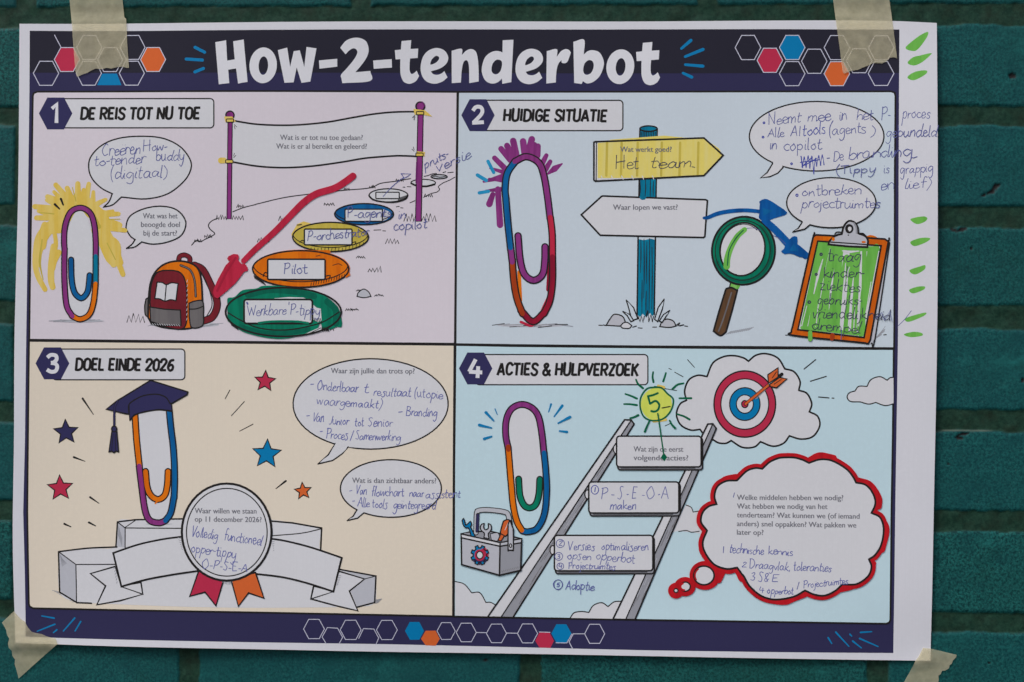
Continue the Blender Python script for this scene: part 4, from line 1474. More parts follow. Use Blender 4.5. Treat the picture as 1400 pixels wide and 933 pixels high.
line([(984, 912), (1000, 915)], 1.1, PEND)

part('magnifying_glass', P2)
O(700, 233, 4)
for k in range(12): line([(1170 + k * 11, 898 - k * 2), (1200 + k * 11, 880 - k * 2)], .7, GREYM)
shape([(1196, 612), (1240, 622), (1232, 655), (1188, 648)], M_LGRP, 1.2)
fill([(1230, 630), (1250, 628), (1240, 648), (1228, 650)], M_LGR)
shape(loop([(1172, 648), (1200, 642), (1232, 658)], [(1232, 658), (1200, 780), (1170, 885)], [(1170, 885), (1140, 905), (1102, 880)], [(1102, 880), (1130, 780), (1168, 655)]), M_BWN, 1.8)
line([(1200, 670), (1160, 800), (1130, 880)], 2.0, M_GRY)
fill(ell(1266, 440, 172, 186, 8), M_GRN)
line(ell(1266, 440, 172, 186, 8), 2.0, BLACK, True)
line(ell(1264, 440, 152, 166, 8, a0=-60, a1=150), 5, M_GRND); line(ell(1262, 438, 150, 164, 8), .8, BLACK, True)
shape(ell(1260, 432, 122, 146, 12), PRINTW, 1.5)
line(ell(1258, 434, 116, 140, 12, a0=90, a1=300), .8, BLACK)
line([(1272, 325), (1232, 362), (1198, 420), (1178, 480), (1174, 526)], (7, 9), M_LGR); line([(1265, 328), (1225, 372), (1188, 440), (1178, 520)], 1.5, M_DGRN)
line([(1285, 318), (1320, 316), (1360, 330)], .6, PEN)

part('marker_arrow', P2, 'two joined blue arrows')
O(950, 260, 7.778)
line([(98, 297), (140, 292), (250, 248), (400, 222), (560, 216), (720, 232)], (4, 5.6, 5.6, 5), M_BLUA)
fill([(690, 150), (684, 124), (712, 104), (742, 94), (772, 98), (804, 114), (850, 142), (905, 180), (946, 206), (980, 236), (974, 258), (950, 272), (898, 286), (846, 302), (800, 320), (742, 328), (694, 314), (680, 296), (684, 240)], M_BLUA)
line([(740, 320), (860, 430), (990, 570)], (9, 10, 11), M_BLUA)
fill([(1000, 548), (1008, 522), (1030, 500), (1060, 490), (1086, 498), (1091, 520), (1090, 578), (1120, 598), (1160, 632), (1214, 680), (1210, 712), (1198, 730), (1168, 736), (1138, 716), (1110, 714), (1050, 686), (1000, 676), (952, 684), (924, 664), (917, 650), (946, 626), (956, 600)], M_BLUA)
fill([(722, 190), (832, 222), (730, 275)], M_BLU); fill([(1050, 570), (1100, 650), (1000, 650)], M_BLU)
line([(835, 485), (900, 515), (965, 575)], .7, PEN)

O(1020, 130, 5.185)
bubble(P2, bub(500, 293, 476, 247, 118, 490, [(263, 514), (200, 568), (150, 582), (103, 588), (150, 556), (188, 486)][:0]) [:0] or
       (tr(ell(500, 293, 476, 247, 0, 60, -229, 120)) + tr([(263, 514), (225, 555), (170, 580), (103, 588), (150, 550), (188, 487)])))
O(1050, 233, 4)
bubble(P2, tr(ell(345, 178, 243, 137, 0, 60, -229, 118)) + tr([(228, 299), (200, 322), (135, 338), (165, 318), (186, 285)]))

part('clipboard_drawing', P2)
O(1070, 300, 5.4875)
for k in range(22): line([(665 + k * 3.5, 920 - k * 3.5), (735 + k * 1.5, 868 - k * 2.2 + random.uniform(-20, 10))], .6, GREYM)
dashes([(20, 870), (35, 870), (45, 870), (70, 872), (755, 868), (775, 866)], .9)
fill(loop([(250, 118), (290, 115), (775, 150)], [(775, 150), (800, 175), (795, 210), (690, 890)], [(690, 890), (665, 932), (630, 930)], [(630, 930), (90, 875), (62, 845), (75, 800)], [(75, 800), (225, 150), (250, 118)]), GREYL)
line([(798, 178), (690, 895), (665, 930)], 1.3, BLACK)
bd = loop([(252, 118), (500, 132), (762, 150)], [(762, 150), (788, 172), (782, 205), (655, 905)], [(655, 905), (640, 932), (615, 928)], [(615, 928), (90, 873), (65, 845), (75, 800)], [(75, 800), (222, 160), (235, 128), (252, 118)])
fill(bd, M_ORGB); fill([(300, 118), (380, 130), (385, 150), (300, 160)], M_ORG); fill(loop([(620, 130), (660, 120), (705, 140), (640, 160)]), M_ORG)
line(bd, 1.8, BLACK, True, False)
shape([(262, 165), (735, 200), (608, 888), (113, 828)], PRINTW, 1.6)
for q, wd in (([(285, 190), (240, 420), (160, 790)], 9.5), ([(330, 200), (280, 430), (215, 810)], 9.5), ([(390, 225), (340, 450), (270, 790)], 10), ([(425, 235), (400, 500), (352, 820)], 10), ([(380, 230), (330, 480), (310, 815)], 10),
              ([(480, 290), (440, 520), (400, 830)], 9), ([(520, 255), (500, 560), (470, 840)], 7.5), ([(560, 240), (545, 560), (530, 850)], 7.5), ([(610, 230), (605, 540), (600, 860)], 6), ([(655, 240), (600, 600), (585, 860)], 8), ([(700, 205), (640, 520), (575, 820)], 7.5), ([(290, 190), (480, 215), (705, 225)], 7), ([(145, 812), (350, 835), (560, 860)], 5)):
    line(q, wd, M_LGR)
for q, wd in (([(250, 300), (200, 620), (130, 815)], .1),):
    pass
for q in ([(300, 300), (262, 430), (232, 560)], [(470, 330), (455, 560), (430, 790)], [(528, 440), (515, 580), (490, 800)], [(580, 600), (568, 800)], [(265, 640), (252, 780)], [(180, 650), (142, 800)], [(660, 470), (622, 700)], [(500, 360), (470, 430)], [(445, 238), (500, 245), (570, 240)], [(540, 640), (530, 840)]):
    line(q, (1, 3.4, 1.2), PRINTW)
for q in ([(262, 165), (113, 828)], [(735, 200), (608, 888)], [(113, 828), (608, 888)], [(262, 165), (735, 200)]):
    line(q, 1.5, BLACK)
line([(205, 850), (205, 900)], 6, M_LGR); line([(372, 870), (368, 895)], 6, M_BRN)
shape(loop([(342, 188), (350, 165), (385, 130)], [(385, 130), (415, 118), (442, 112)], [(442, 112), (455, 60), (478, 25), (505, 13), (540, 28), (560, 62), (566, 108)], [(566, 108), (615, 128), (636, 160), (632, 210)], [(632, 210), (500, 205), (342, 190)]), GREYL, 1.9)
line([(350, 172), (500, 182), (630, 192)], 1.2, BLACK); line([(385, 130), (400, 100), (440, 98)], 1.2, BLACK); line([(566, 108), (600, 108), (628, 135)], 1.2, BLACK)
line([(532, 30), (548, 62), (552, 105)], 2.2, GREYM)
fill(ell(378, 150, 12, 14), M_ORG); fill(ell(605, 172, 16, 8), M_ORG)
shape(ell(497, 72, 24, 28), PRINTW, 1.8); line(ell(500, 72, 20, 22, 0, 30, 120, 300), 2.4, BLACK); line([(490, 120), (491, 121)], 1.3, BLACK)

part('handwriting', P2)
O(1020, 130, 5.185)
for x, y in ((128, 197), (121, 299), (323, 488)): line(ell(x, y, 6, 6, n=12), 1.4, PENB, True)
hw('Neemt', 155, 212, 390, 192, 44); hw('mee', 435, 187, 602, 178, 44); hw('in', 660, 180, 724, 176, 42); hw('het', 778, 180, 905, 176, 44); hw('P-', 958, 182, 1030, 176, 44); hw('proces', 1104, 172, 1302, 166, 44)
hw('Alle', 152, 300, 272, 296, 34); hw('AI', 316, 294, 388, 290, 38); hw('tools', 400, 290, 568, 274, 42, PENB); hw('(agents', 585, 285, 850, 270, 42); hw(')', 880, 284, 922, 282, 30)
hw('gebundeld', 988, 300, 1350, 296, 42); hw('in', 165, 388, 222, 388, 40); hw('copilot', 264, 394, 538, 386, 42)
line([(390, 435), (400, 515), (412, 440), (425, 515), (440, 432), (452, 520), (466, 435), (480, 560), (492, 450), (500, 505), (515, 430), (528, 500), (540, 425), (552, 495)], 1.5, PENB, smooth=False)
line([(385, 478), (450, 470), (520, 460)], 1.2, PENB); line([(395, 510), (470, 440), (410, 500), (500, 450)], 1.1, PENB); line([(575, 450), (592, 448)], 1.3, PEN)
hw('De', 618, 470, 692, 464, 40); hw('branding', 722, 456, 1170, 438, 46, wd=1.2); line([(1165, 440), (1180, 448), (1208, 440)], 1.1, PEN)
hw('(Tippy', 636, 562, 915, 548, 32); hw('is', 970, 556, 1016, 554, 34); hw('grappig', 1088, 562, 1322, 546, 36); hw('en', 950, 676, 1048, 672, 42); hw('lief)', 1120, 668, 1308, 660, 36)
part('handwriting', P2)
O(1050, 233, 4)
line(ell(158, 137, 6, 6, n=12), 1.4, PENB, True)
hw('ontbreken', 182, 143, 512, 130, 30); hw('projectruimtes', 180, 206, 614, 208, 30)
part('handwriting', P2)
O(1070, 300, 5.4875)
for x, y, r in ((287, 264, 8), (250, 414, 7), (198, 622, 9)): line(ell(x, y, r, r, n=12), 1.8, PEND, True)
hw('traag', 335, 318, 585, 316, 46, PEND, 1.2); hw('kinder-', 302, 442, 615, 434, 44, PEND, 1.15); hw('ziektes', 275, 530, 582, 548, 44, PEND, 1.15); hw('gebruiks-', 256, 640, 595, 640, 40, PEND, 1.15)
hw('vriendelijkheid', 215, 740, 812, 756, 44, PEND, 1.15); hw('drempel', 215, 824, 585, 860, 42, PEND, 1.15)
line([(695, 748), (740, 700), (760, 760), (800, 690), (815, 765)], .8, PEN, smooth=False); line([(440, 830), (436, 905)], .9, PEN)

# green marker leaves down the blank margin
for o, polys in (((1050, 0, 4), ([(753, 262), (790, 225), (835, 192), (875, 175), (868, 207), (820, 270), (788, 279)], [(764, 345), (790, 316), (832, 304), (893, 292), (880, 310), (840, 343), (798, 359)], [(762, 425), (790, 400), (830, 388), (868, 388), (858, 410), (798, 440)])),
                 ((1050, 233, 4), ([(775, 272), (802, 260), (850, 254), (867, 266), (850, 285), (810, 296)], [(775, 393), (830, 372), (882, 374), (858, 396), (798, 416)], [(770, 548), (830, 526), (855, 521), (850, 545), (800, 571)], [(768, 655), (812, 638), (853, 637), (845, 655), (790, 674)],
                                   [(745, 812), (800, 792), (858, 779), (848, 797), (768, 829)], [(740, 898), (790, 884), (835, 890), (838, 905), (778, 913)]))):
    O(*o)
    for q in polys:
        part('margin_mark', poster)
        fill(q, M_LGR, smooth=True)
O(1050, 233, 4)
part('pen_tick', poster)
line([(708, 852), (745, 815), (780, 769)], .8, PEN)

HWMAT = PENP
# ------------------------------------------------------------------ panel 3: the goal
for (o, cx, cy, R, rot, mat, lb) in (((0, 466, 4), 362, 500, 70, -3, NAVY2, 'navy star'), ((0, 466, 4), 330, 806, 72, -3, PINK, 'pink star at lower left'), ((350, 466, 4), 50, 222, 60, 4, PINK, 'pink star near the bubble'),
                                     ((350, 466, 4), 60, 620, 82, 3, BLUE, 'bright blue star'), ((350, 466, 4), 258, 822, 48, -6, ORNG, 'small orange star')):
    O(*o)
    part('star', P3, lb)
    shape(star(cx, cy, R, rot), mat, 1.2)
O(0, 466, 4)
for a, b in (((453, 316), (512, 404)), ((404, 637), (466, 660)), ((493, 856), (542, 890)), ((1258, 270), (1232, 318)), ((1337, 333), (1266, 411)), ((1384, 457), (1311, 495))):
    part('motion_line', P3)
    line([a, b], (2.0, .7) if a[0] < 1200 else (.9, 1.7, .8), BLACK)
O(350, 466, 4)
part('motion_line', P3); line([(110, 809), (164, 767)], (.8, 2), BLACK)
O(0, 700, 4)
part('motion_line', P3); line([(352, 66), (388, 82)], (2, 1), BLACK)
part('motion_line', P3); line([(486, 58), (523, 77)], (2, 1), BLACK)

part('podium_drawing', P3)
O(0, 700, 4)
for k in range(10): line([(285 + k * 12, 430 + k * 7), (330 + k * 10, 440 + k * 6)], .7, GREYM)
fill(loop([(320, 218), (480, 198), (635, 190), (643, 55), (740, 42), (1100, 36)], [(1100, 36), (1440, 40), (1600, 58), (1760, 88)], [(1760, 88), (1755, 215), (1865, 315), (2057, 350)], [(2057, 350), (2050, 495), (1955, 520)], [(1955, 520), (1200, 522), (418, 497)], [(418, 497), (325, 440), (320, 218)]), PRINTW)
fill([(320, 218), (415, 290), (418, 497), (325, 440)], GREYL); fill([(643, 55), (685, 88), (685, 195), (637, 190)], GREYL)
line([(640, 192), (480, 199), (320, 218)], 1.5, BLACK); line([(320, 218), (325, 440), (420, 497), (500, 500)], 1.5, BLACK, smooth=False)
line([(320, 218), (415, 288), (418, 495)], 1.0, BLACK, smooth=False); line([(415, 288), (640, 287)], 1.0, BLACK)
line([(635, 190), (643, 55), (740, 43), (1000, 38)], 1.5, BLACK, smooth=False); line([(643, 55), (685, 88), (685, 195)], 1.0, BLACK, smooth=False); line([(685, 88), (1000, 90)], 1.0, BLACK); line([(685, 85), (745, 44)], .8, BLACK)
for k in range(7): line([(328 + k * 2, 232 + k * 4), (340 + k * 4, 300 - k * 3)], .5, GREYM); line([(650 + k * 3, 80 + k * 10), (648 + k * 3, 130 + k * 9)], .6, GREYM)
fill(ell(870, 66, 75, 4), GREYL)
O(350, 700, 4)
fill([(465, 315), (657, 350), (650, 495), (555, 520), (520, 435), (595, 368)], GREYL)
line([(85, 50), (200, 60), (360, 88), (355, 205)], 1.6, BLACK, smooth=False); line([(90, 130), (250, 116), (355, 93)], 1.0, BLACK)
line([(455, 313), (657, 350), (650, 495), (555, 520)], 1.5, BLACK, smooth=False); line([(595, 366), (657, 350)], .8, BLACK)
for k in range(6): line([(655, 480 + k * 4), (690 - k * 4, 474 + k * 4)], .6, GREYM)
part('ribbon_banner', P3, 'left half of the ribbon')
O(0, 700, 4)
shape([(632, 298), (495, 338), (578, 405), (530, 508), (660, 485), (782, 450), (665, 408)], PRINTW, 1.5)
shape([(665, 408), (782, 450), (772, 385)], PRINTW, 1.4)
shape(loop([(620, 225), (760, 178), (900, 148), (1020, 133)], [(1020, 133), (1100, 320)], [(1100, 320), (950, 342), (800, 370), (665, 408)]), PRINTW, 1.8)
for k in range(6): line([(632 + k * 2, 300 + k * 16), (624 + k * 3, 310 + k * 16)], .6, GREYM); line([(975 + k * 4, 140 + k * 12), (990 + k * 2, 146 + k * 12)], .7, GREYM)
part('ribbon_banner', P3, 'right half of the ribbon')
O(350, 700, 4)
shape([(302, 475), (430, 510), (558, 540), (512, 432), (595, 366), (460, 325), (315, 410)], PRINTW, 1.5)
shape([(318, 405), (302, 475), (425, 435)], PRINTW, 1.4)
shape(loop([(60, 143), (160, 158), (300, 193), (470, 250)], [(470, 250), (425, 435)], [(425, 435), (280, 388), (140, 355), (-20, 336)]), PRINTW, 1.8)
for k in range(6): line([(85 + k * 3, 160 + k * 10), (102 - k * 1, 162 + k * 10)], .7, GREYM); line([(452 - k * 2, 345 + k * 11), (466 - k * 3, 348 + k * 9)], .6, GREYM)

part('graduation_cap', P3)
part('paperclip_drawing', P3, 'paperclip under the graduation cap')
O(0, 466, 4)
fill(loop([(740, 390), (945, 380)], [(945, 380), (958, 600), (955, 850), (920, 970)], [(920, 970), (870, 995), (815, 970)], [(815, 970), (775, 760), (745, 500), (740, 390)]), PRINTW)
wire([([(738, 380), (748, 540), (764, 692)], M_ORG), ([(762, 685), (776, 800), (794, 925), (820, 982), (870, 996), (905, 985)], M_PUR),
      ([(905, 985), (935, 940), (953, 850)], M_BLU), ([(953, 860), (956, 740), (950, 600), (935, 470), (926, 375)], M_BLU),
      ([(797, 715), (806, 800), (828, 848), (866, 868), (902, 845), (916, 790), (920, 715)], M_ORG)], 6.2, 1.8)
line([(850, 890), (868, 872)], 2, M_ORG)
P = PARTS[-2]
cap_part = P
shape(loop([(708, 345), (712, 430)], [(712, 435), (740, 405), (800, 388), (870, 378), (942, 386)], [(942, 386), (935, 320)]), NAVY2, 1.5)
shape([(583, 375), (640, 330), (825, 217), (1028, 280), (1025, 295), (935, 347), (905, 310), (860, 294), (790, 300), (735, 325), (708, 352), (710, 402), (690, 400)], NAVY2, 1.4)
fill([(710, 350), (738, 325), (790, 300), (860, 294), (908, 310), (936, 350), (941, 380), (870, 372), (790, 385), (735, 402), (712, 428)], NAVY2)
line([(708, 402), (706, 352), (738, 324), (790, 300), (860, 293), (908, 310), (933, 345)], 1.2, BLACK)
line([(645, 330), (628, 370), (626, 462)], 3.2, BLACK); line([(645, 330), (628, 370), (626, 462)], 2.0, NAVY2)
shape(ell(626, 483, 14, 16), NAVY2, 1.3)
shape([(613, 498), (640, 498), (650, 608), (636, 604), (624, 612), (612, 604), (597, 608)], NAVY2, 1.2)
line([(620, 510), (612, 600)], .6, BLACK); line([(632, 510), (634, 600)], .6, BLACK)

part('rosette_medal', P3)
O(240, 640, 4.6625)
shape([(150, 655), (93, 817), (190, 790), (260, 877), (308, 715)], PINK, 1.5)
shape([(355, 705), (403, 880), (468, 795), (566, 829), (512, 665)], ORNG, 1.5)
for k in range(8): line([(300 + k * 9, 722), (300 + k * 9, 745 - abs(k - 4) * 4)], .6, GREYM)
shape(ell(328, 408, 286, 309), PRINTW, 2.2)
line(ell(329, 409, 257, 279), 1.1, BLACK, True)
part('printed_text', P3)
printed('Waar willen we staan', 125, 518, 288, 290); printed('op 11 december 2026?', 125, 550, 341, 345)
O(350, 466, 4)
bubble(P3, tr(ell(627, 346, 424, 247, 0, 60, -242, 107)) + tr([(505, 581), (470, 620), (420, 655), (340, 674), (395, 625), (433, 563)]))
O()
bubble(P3, tr(ell(534.6, 668, 69, 39.3, 0, 60, -228, 122)) + tr([(497.5, 701.5), (489, 708.5), (475, 711.8), (483, 706), (488, 697.5)]))
part('printed_text', P3)
O(350, 466, 4)
printed('Waar zijn jullie dan trots op?', 410, 867, 178, 180); part('printed_text', P3); printed('Wat is dan zichtbaar anders?', 527, 986, 777, 780)
part('handwriting', P3)
hw('-', 296, 252, 320, 250, 20, wd=1.2); hw('Onderlbaar', 332, 272, 560, 282, 28); hw('t', 590, 284, 618, 284, 26); hw('re$ultaat', 640, 300, 850, 306, 26); hw('(utopie', 862, 308, 1022, 318, 27)
hw('waargemaakt)', 332, 350, 688, 370, 26)
hw('-', 776, 404, 806, 402, 20, wd=1.2); hw('Branding', 820, 408, 992, 416, 26); hw('-', 272, 422, 296, 420, 16); hw('Van', 308, 440, 372, 446, 27); hw('Junior', 398, 458, 508, 462, 25); hw('tot', 540, 468, 592, 468, 24); hw('Senior', 612, 468, 748, 470, 26)
hw('-', 345, 510, 370, 508, 18, wd=1.2); hw('Proce$', 382, 535, 505, 540, 27); hw('/', 512, 540, 536, 538, 24); hw('Samenwerking', 545, 540, 790, 548, 25)
part('handwriting', P3)
hw('-', 508, 834, 528, 832, 18); hw('Van', 545, 840, 608, 842, 26); hw('flowchart', 630, 848, 810, 852, 26); hw('naar', 838, 852, 920, 856, 24); hw('a$$istent', 928, 862, 1120, 856, 25)
hw('-', 523, 888, 545, 886, 18); hw('Alle', 555, 905, 620, 910, 25); hw('tool$', 634, 912, 720, 916, 25); hw('ge\u00efntegreerd', 750, 918, 988, 920, 25)
part('handwriting', P3)
O(240, 640, 4.6625)
hw('Volledig', 100, 434, 272, 456, 34); hw('functioneel', 310, 458, 552, 492, 34); hw('opper-tippy', 100, 535, 385, 576, 34); hw('O-P-S-E-A', 168, 640, 468, 662, 28)

# ------------------------------------------------------------------ panel 4: actions and requests for help
part('cloud', P4)
O(1050, 466, 4)
cl = loop([(685, 345), (640, 355), (588, 338)], [(588, 338), (550, 347), (505, 335)], [(505, 335), (450, 332), (432, 308), (445, 285), (475, 275)], [(475, 275), (495, 250), (540, 250)], [(540, 250), (562, 213), (610, 197), (650, 216)], [(650, 216), (665, 203), (684, 200)])
fill(cl, PRINTW); line(cl, 1.1, BLACK, smooth=False)
part('cloud', P4)
O(350, 700, 4)
cl = loop([(1090, 380), (1140, 395), (1180, 442)], [(1180, 442), (1225, 442), (1258, 495)], [(1258, 495), (1285, 495), (1320, 515)])
fill(cl + [(1290, 572), (1090, 566)], PRINTW); line(cl, 1.0, BLACK, smooth=False)
part('cloud', P4)
O(700, 700, 4)
cl = loop([(318, 580), (340, 552), (380, 545), (420, 550)], [(420, 550), (445, 512), (490, 497), (525, 518)], [(525, 518), (560, 492), (600, 490)])
fill(cl + [(560, 585)], PRINTW); line(cl, 1.1, BLACK, smooth=False)
part('cloud', P4)
O(910, 610, 4.24)
fill(loop([(70, 430), (120, 343), (150, 358), (160, 383)], [(160, 383), (215, 376)], [(215, 376), (230, 500), (150, 500), (60, 495), (30, 520)]), PRINTW)
line(loop([(118, 342), (148, 356), (160, 383)], [(160, 383), (190, 378)]), .9, BLACK, smooth=False); line([(76, 496), (120, 490), (150, 500), (195, 495)], .9, BLACK)

part('target_drawing', P4)
O(920, 470, 6.22)
cl = loop([(290, 280), (340, 165), (430, 112), (520, 103), (600, 122), (642, 150)], [(642, 150), (705, 100), (790, 86), (890, 122), (952, 215)], [(952, 215), (1030, 240), (1080, 320), (1070, 397)], [(1070, 397), (1140, 425), (1180, 510), (1160, 580)],
          [(1160, 580), (1230, 618), (1248, 700), (1190, 790), (1090, 812), (990, 785)], [(990, 785), (940, 848), (850, 873), (745, 835)], [(745, 835), (690, 880), (590, 882), (495, 825)], [(495, 825), (450, 848), (390, 845), (345, 820)],
          [(345, 820), (280, 790), (230, 730)], [(230, 730), (150, 735), (65, 690), (30, 600), (60, 515), (115, 482)], [(115, 482), (100, 400), (135, 310), (210, 270), (290, 280)])
fill(cl, PRINTW); line(cl, 1.7, BLACK, True, False)
for rx, ry, mt, lw in ((262, 282, PINK, 1.4), (203, 214, PRINTW, 1.1), (129, 139, BLUE, 1.1), (72, 78, PRINTW, 1.0), (27, 30, PINK, 1.1)):
    shape(ell(611, 514, rx, ry, n=64), mt, lw)
for k in range(10): line([(700 + k * 9, 470 - k * 8), (716 + k * 8, 466 - k * 8)], .7, GREYM)
line([(615, 514), (925, 260)], 4.6, BLACK); line([(617, 513), (820, 346)], 3.0, ORNG); line([(818, 348), (915, 268)], 2.2, GREYL)
shape([(806, 265), (893, 205), (893, 285), (812, 338)], ORNG, 1.2); shape([(818, 350), (905, 288), (968, 300), (880, 376), (830, 366)], ORNG, 1.2)
line([(845, 290), (880, 240)], .7, BLACK); line([(860, 345), (920, 305)], .7, BLACK); line([(905, 275), (918, 264)], 3, BLACK)
O(1050, 466, 4)
for a, b in (((197, 155), (260, 104)), ((232, 222), (318, 195)), ((276, 308), (333, 313)), ((350, 314), (360, 315))):
    part('motion_line', P4)
    line([a, b], 1.1, BLACK)
O(700, 466, 4)
for a, b in (((808, 258), (900, 273)), ((858, 152), (872, 158)), ((890, 172), (936, 198)), ((960, 104), (998, 146)), ((838, 466), (868, 452))):
    part('motion_line', P4)
    line([a, b], (.8, 1.1, .7), BLACK)

part('ladder_drawing', P4)
O()


def rail(tl, tm, trr, bl, bm, br):
    fill([tl, tm, bm, bl], PRINTW); fill([tm, trr, br, bm], GREYM)
    for k in range(26):
        t = random.uniform(.02, .9); u = random.uniform(.1, .9); L = random.uniform(.03, .09)
        a = (tm[0] + (trr[0] - tm[0]) * u, tm[1] + (trr[1] - tm[1]) * u); b = (bm[0] + (br[0] - bm[0]) * u, bm[1] + (br[1] - bm[1]) * u)
        line([(a[0] + (b[0] - a[0]) * t, a[1] + (b[1] - a[1]) * t), (a[0] + (b[0] - a[0]) * (t + L), a[1] + (b[1] - a[1]) * (t + L))], .6, M_GRY if k % 2 else GREYL)
    line([tl, bl], 1.6, BLACK); line([tm, bm], 1.1, BLACK); line([trr, br], 1.6, BLACK); line([tl, tm, trr], 1.5, BLACK, smooth=False)


rail((854, 574), (863, 574.5), (867, 580), (667.5, 842.5), (685.5, 843), (702, 843.2))
rail((967.5, 580), (974.5, 579.5), (979.3, 586), (838.5, 845.6), (855.8, 846), (868.5, 846.2))
for x, y in ((842, 614), (803, 676), (755.5, 752)):
    shape(ell(x, y, 3.4, 6), PRINTW, 1.1)
for (x0, y0, x1, y1) in ((843, 596.5, 958.5, 638.5), (805, 659, 928, 701.5), (758, 732, 892.5, 780.5)):
    part('ladder_step', P4)
    shape(rrect(x0 + 1.5, y0 + 2, x1 + 2, y1 + 4, 4), GREYM, 1.4)
    shape(rrect(x0, y0, x1, y1, 4), PRINTW, 1.5)
    line([(x1 - 8, y1 + 1.8), (x0 + 6, y1 + 1.8)], .6, BLACK)
part('printed_text', P4)
O(700, 466, 4)
printed('Wat zijn de eerst', 665, 936, 606, 607); printed('volgende acties?', 665, 963, 653, 655)

part('paperclip_drawing', P4, 'paperclip with a green inner bend')
O(640, 540, 4.24)
fill(loop([(225, 310), (222, 160), (255, 85), (310, 62), (370, 85), (425, 200)], [(425, 200), (455, 400), (455, 560), (440, 700)], [(440, 700), (400, 775), (345, 790), (300, 770)], [(300, 770), (262, 620), (240, 420), (225, 310)]), PRINTW)
fill(loop([(275, 600), (300, 650), (355, 675), (410, 650), (430, 600), (445, 690), (400, 770), (345, 785), (300, 760)]), SKYB)
wire([([(232, 310), (218, 230), (222, 145), (252, 82), (310, 56), (370, 76), (408, 128), (428, 230), (440, 345)], M_PUR), ([(440, 335), (450, 440), (455, 560), (442, 690), (402, 772), (348, 793), (315, 788)], M_BLU),
      ([(312, 785), (282, 730), (262, 640), (250, 520), (240, 400), (232, 300)], M_ORG), ([(293, 488), (300, 580), (322, 636), (354, 655), (390, 638), (410, 580), (416, 490)], M_GRN)], 6.2, 1.8)
line([(232, 300), (234, 318)], 6, M_BRN)
for a, b, wd in (((103, 102), (148, 150), (4, 2.2)), ((156, 82), (169, 114), (1.6, 1.2)), ((65, 175), (135, 192), (4, 2.2)), ((93, 255), (136, 241), (3.8, 2.4)), ((481, 55), (467, 100), (3, 1.6)), ((546, 64), (499, 127), (4, 2)), ((590, 129), (521, 165), (4, 2)), ((529, 210), (573, 215), (2.2, 3.4))):
    part('motion_line', P4, 'bright blue spark mark')
    line([a, b], wd, SPRK)

part('toolbox_drawing', P4)
O(620, 660, 6.6625)
shape([(70, 465), (150, 448), (330, 440), (620, 510), (425, 548)], GREYM, 1.4)
hdl = [(205, 455), (208, 400), (212, 280), (235, 252), (330, 248), (470, 268), (500, 300), (515, 380)]
line(hdl, 7.6, BLACK); line(hdl, 5.2, GREYL); line([(222, 290), (216, 440)], 4.6, BLACK); line([(222, 295), (216, 436)], 3.4, NAVY2)
shape(loop([(80, 345), (92, 325), (103, 350), (112, 385), (135, 370), (155, 352), (165, 378), (155, 400)], [(155, 400), (180, 450), (200, 490)], [(200, 490), (165, 495)], [(165, 495), (140, 415), (112, 410), (90, 385)]), BLUE, 1.1)
shape(loop([(278, 500), (282, 462), (255, 435), (245, 405), (258, 378), (280, 372)], [(280, 372), (276, 410), (295, 428), (318, 412), (318, 372)], [(318, 372), (340, 385), (346, 420), (330, 450), (318, 465), (325, 510)]), GREYL, 1.2)
shape(loop([(335, 465), (400, 455), (420, 490), (400, 530), (345, 520)]), GREYL, .9)
shape(loop([(456, 350), (490, 336), (530, 352), (528, 390)], [(528, 390), (500, 460), (475, 488)], [(475, 488), (445, 478), (428, 455), (440, 400), (456, 350)]), ORNG, 1.3)
shape([(433, 465), (465, 482), (435, 530), (405, 525)], ORNG, 1.0); line([(505, 350), (470, 430)], .7, TITLE)
shape([(72, 495), (425, 573), (420, 842), (76, 745)], GREYL, 1.6); shape([(425, 573), (620, 545), (613, 797), (420, 842)], GREYM, 1.6)
shape([(70, 466), (425, 545), (425, 578), (72, 500)], PRINTW, 1.3); shape([(425, 545), (622, 508), (620, 545), (425, 578)], GREYL, 1.3)
shape(loop([(498, 380), (515, 350), (545, 420)], [(545, 420), (546, 600), (535, 615)], [(535, 615), (505, 612), (498, 600), (498, 380)]), GREYL, 1.3); shape(ell(521, 572, 10, 16), PRINTW, 1.0)
for k in range(10): line([(440 + k * 16, 800 - k * 4), (448 + k * 16, 815 - k * 4)], .5, M_GRY)


def gear(cx, cy, R, r, a0, a1, n):
    pts = []
    for i in range(n):
        a = a0 + (a1 - a0) * i / n
        st = (a1 - a0) / n
        for f, rad in ((0, r), (.22, r), (.3, R), (.72, R), (.8, r)):
            t = math.radians(a + f * st); pts.append((cx + rad * math.cos(t), cy + rad * 1.1 * math.sin(t)))
    return pts


shape(gear(241, 658, 82, 62, 0, 360, 8), BLUE, 1.0)
fill(gear(241, 658, 80, 60, -70, 20, 2) + [(241, 658)], PINK); fill(gear(241, 658, 80, 60, 20, 155, 3) + [(241, 658)], NAVY2)
line(gear(241, 658, 82, 62, 0, 360, 8), 1.0, BLACK, True, False)
line(ell(241, 658, 38, 42), 3, PINK, True); shape(ell(241, 658, 29, 33), PRINTW, 1.0)

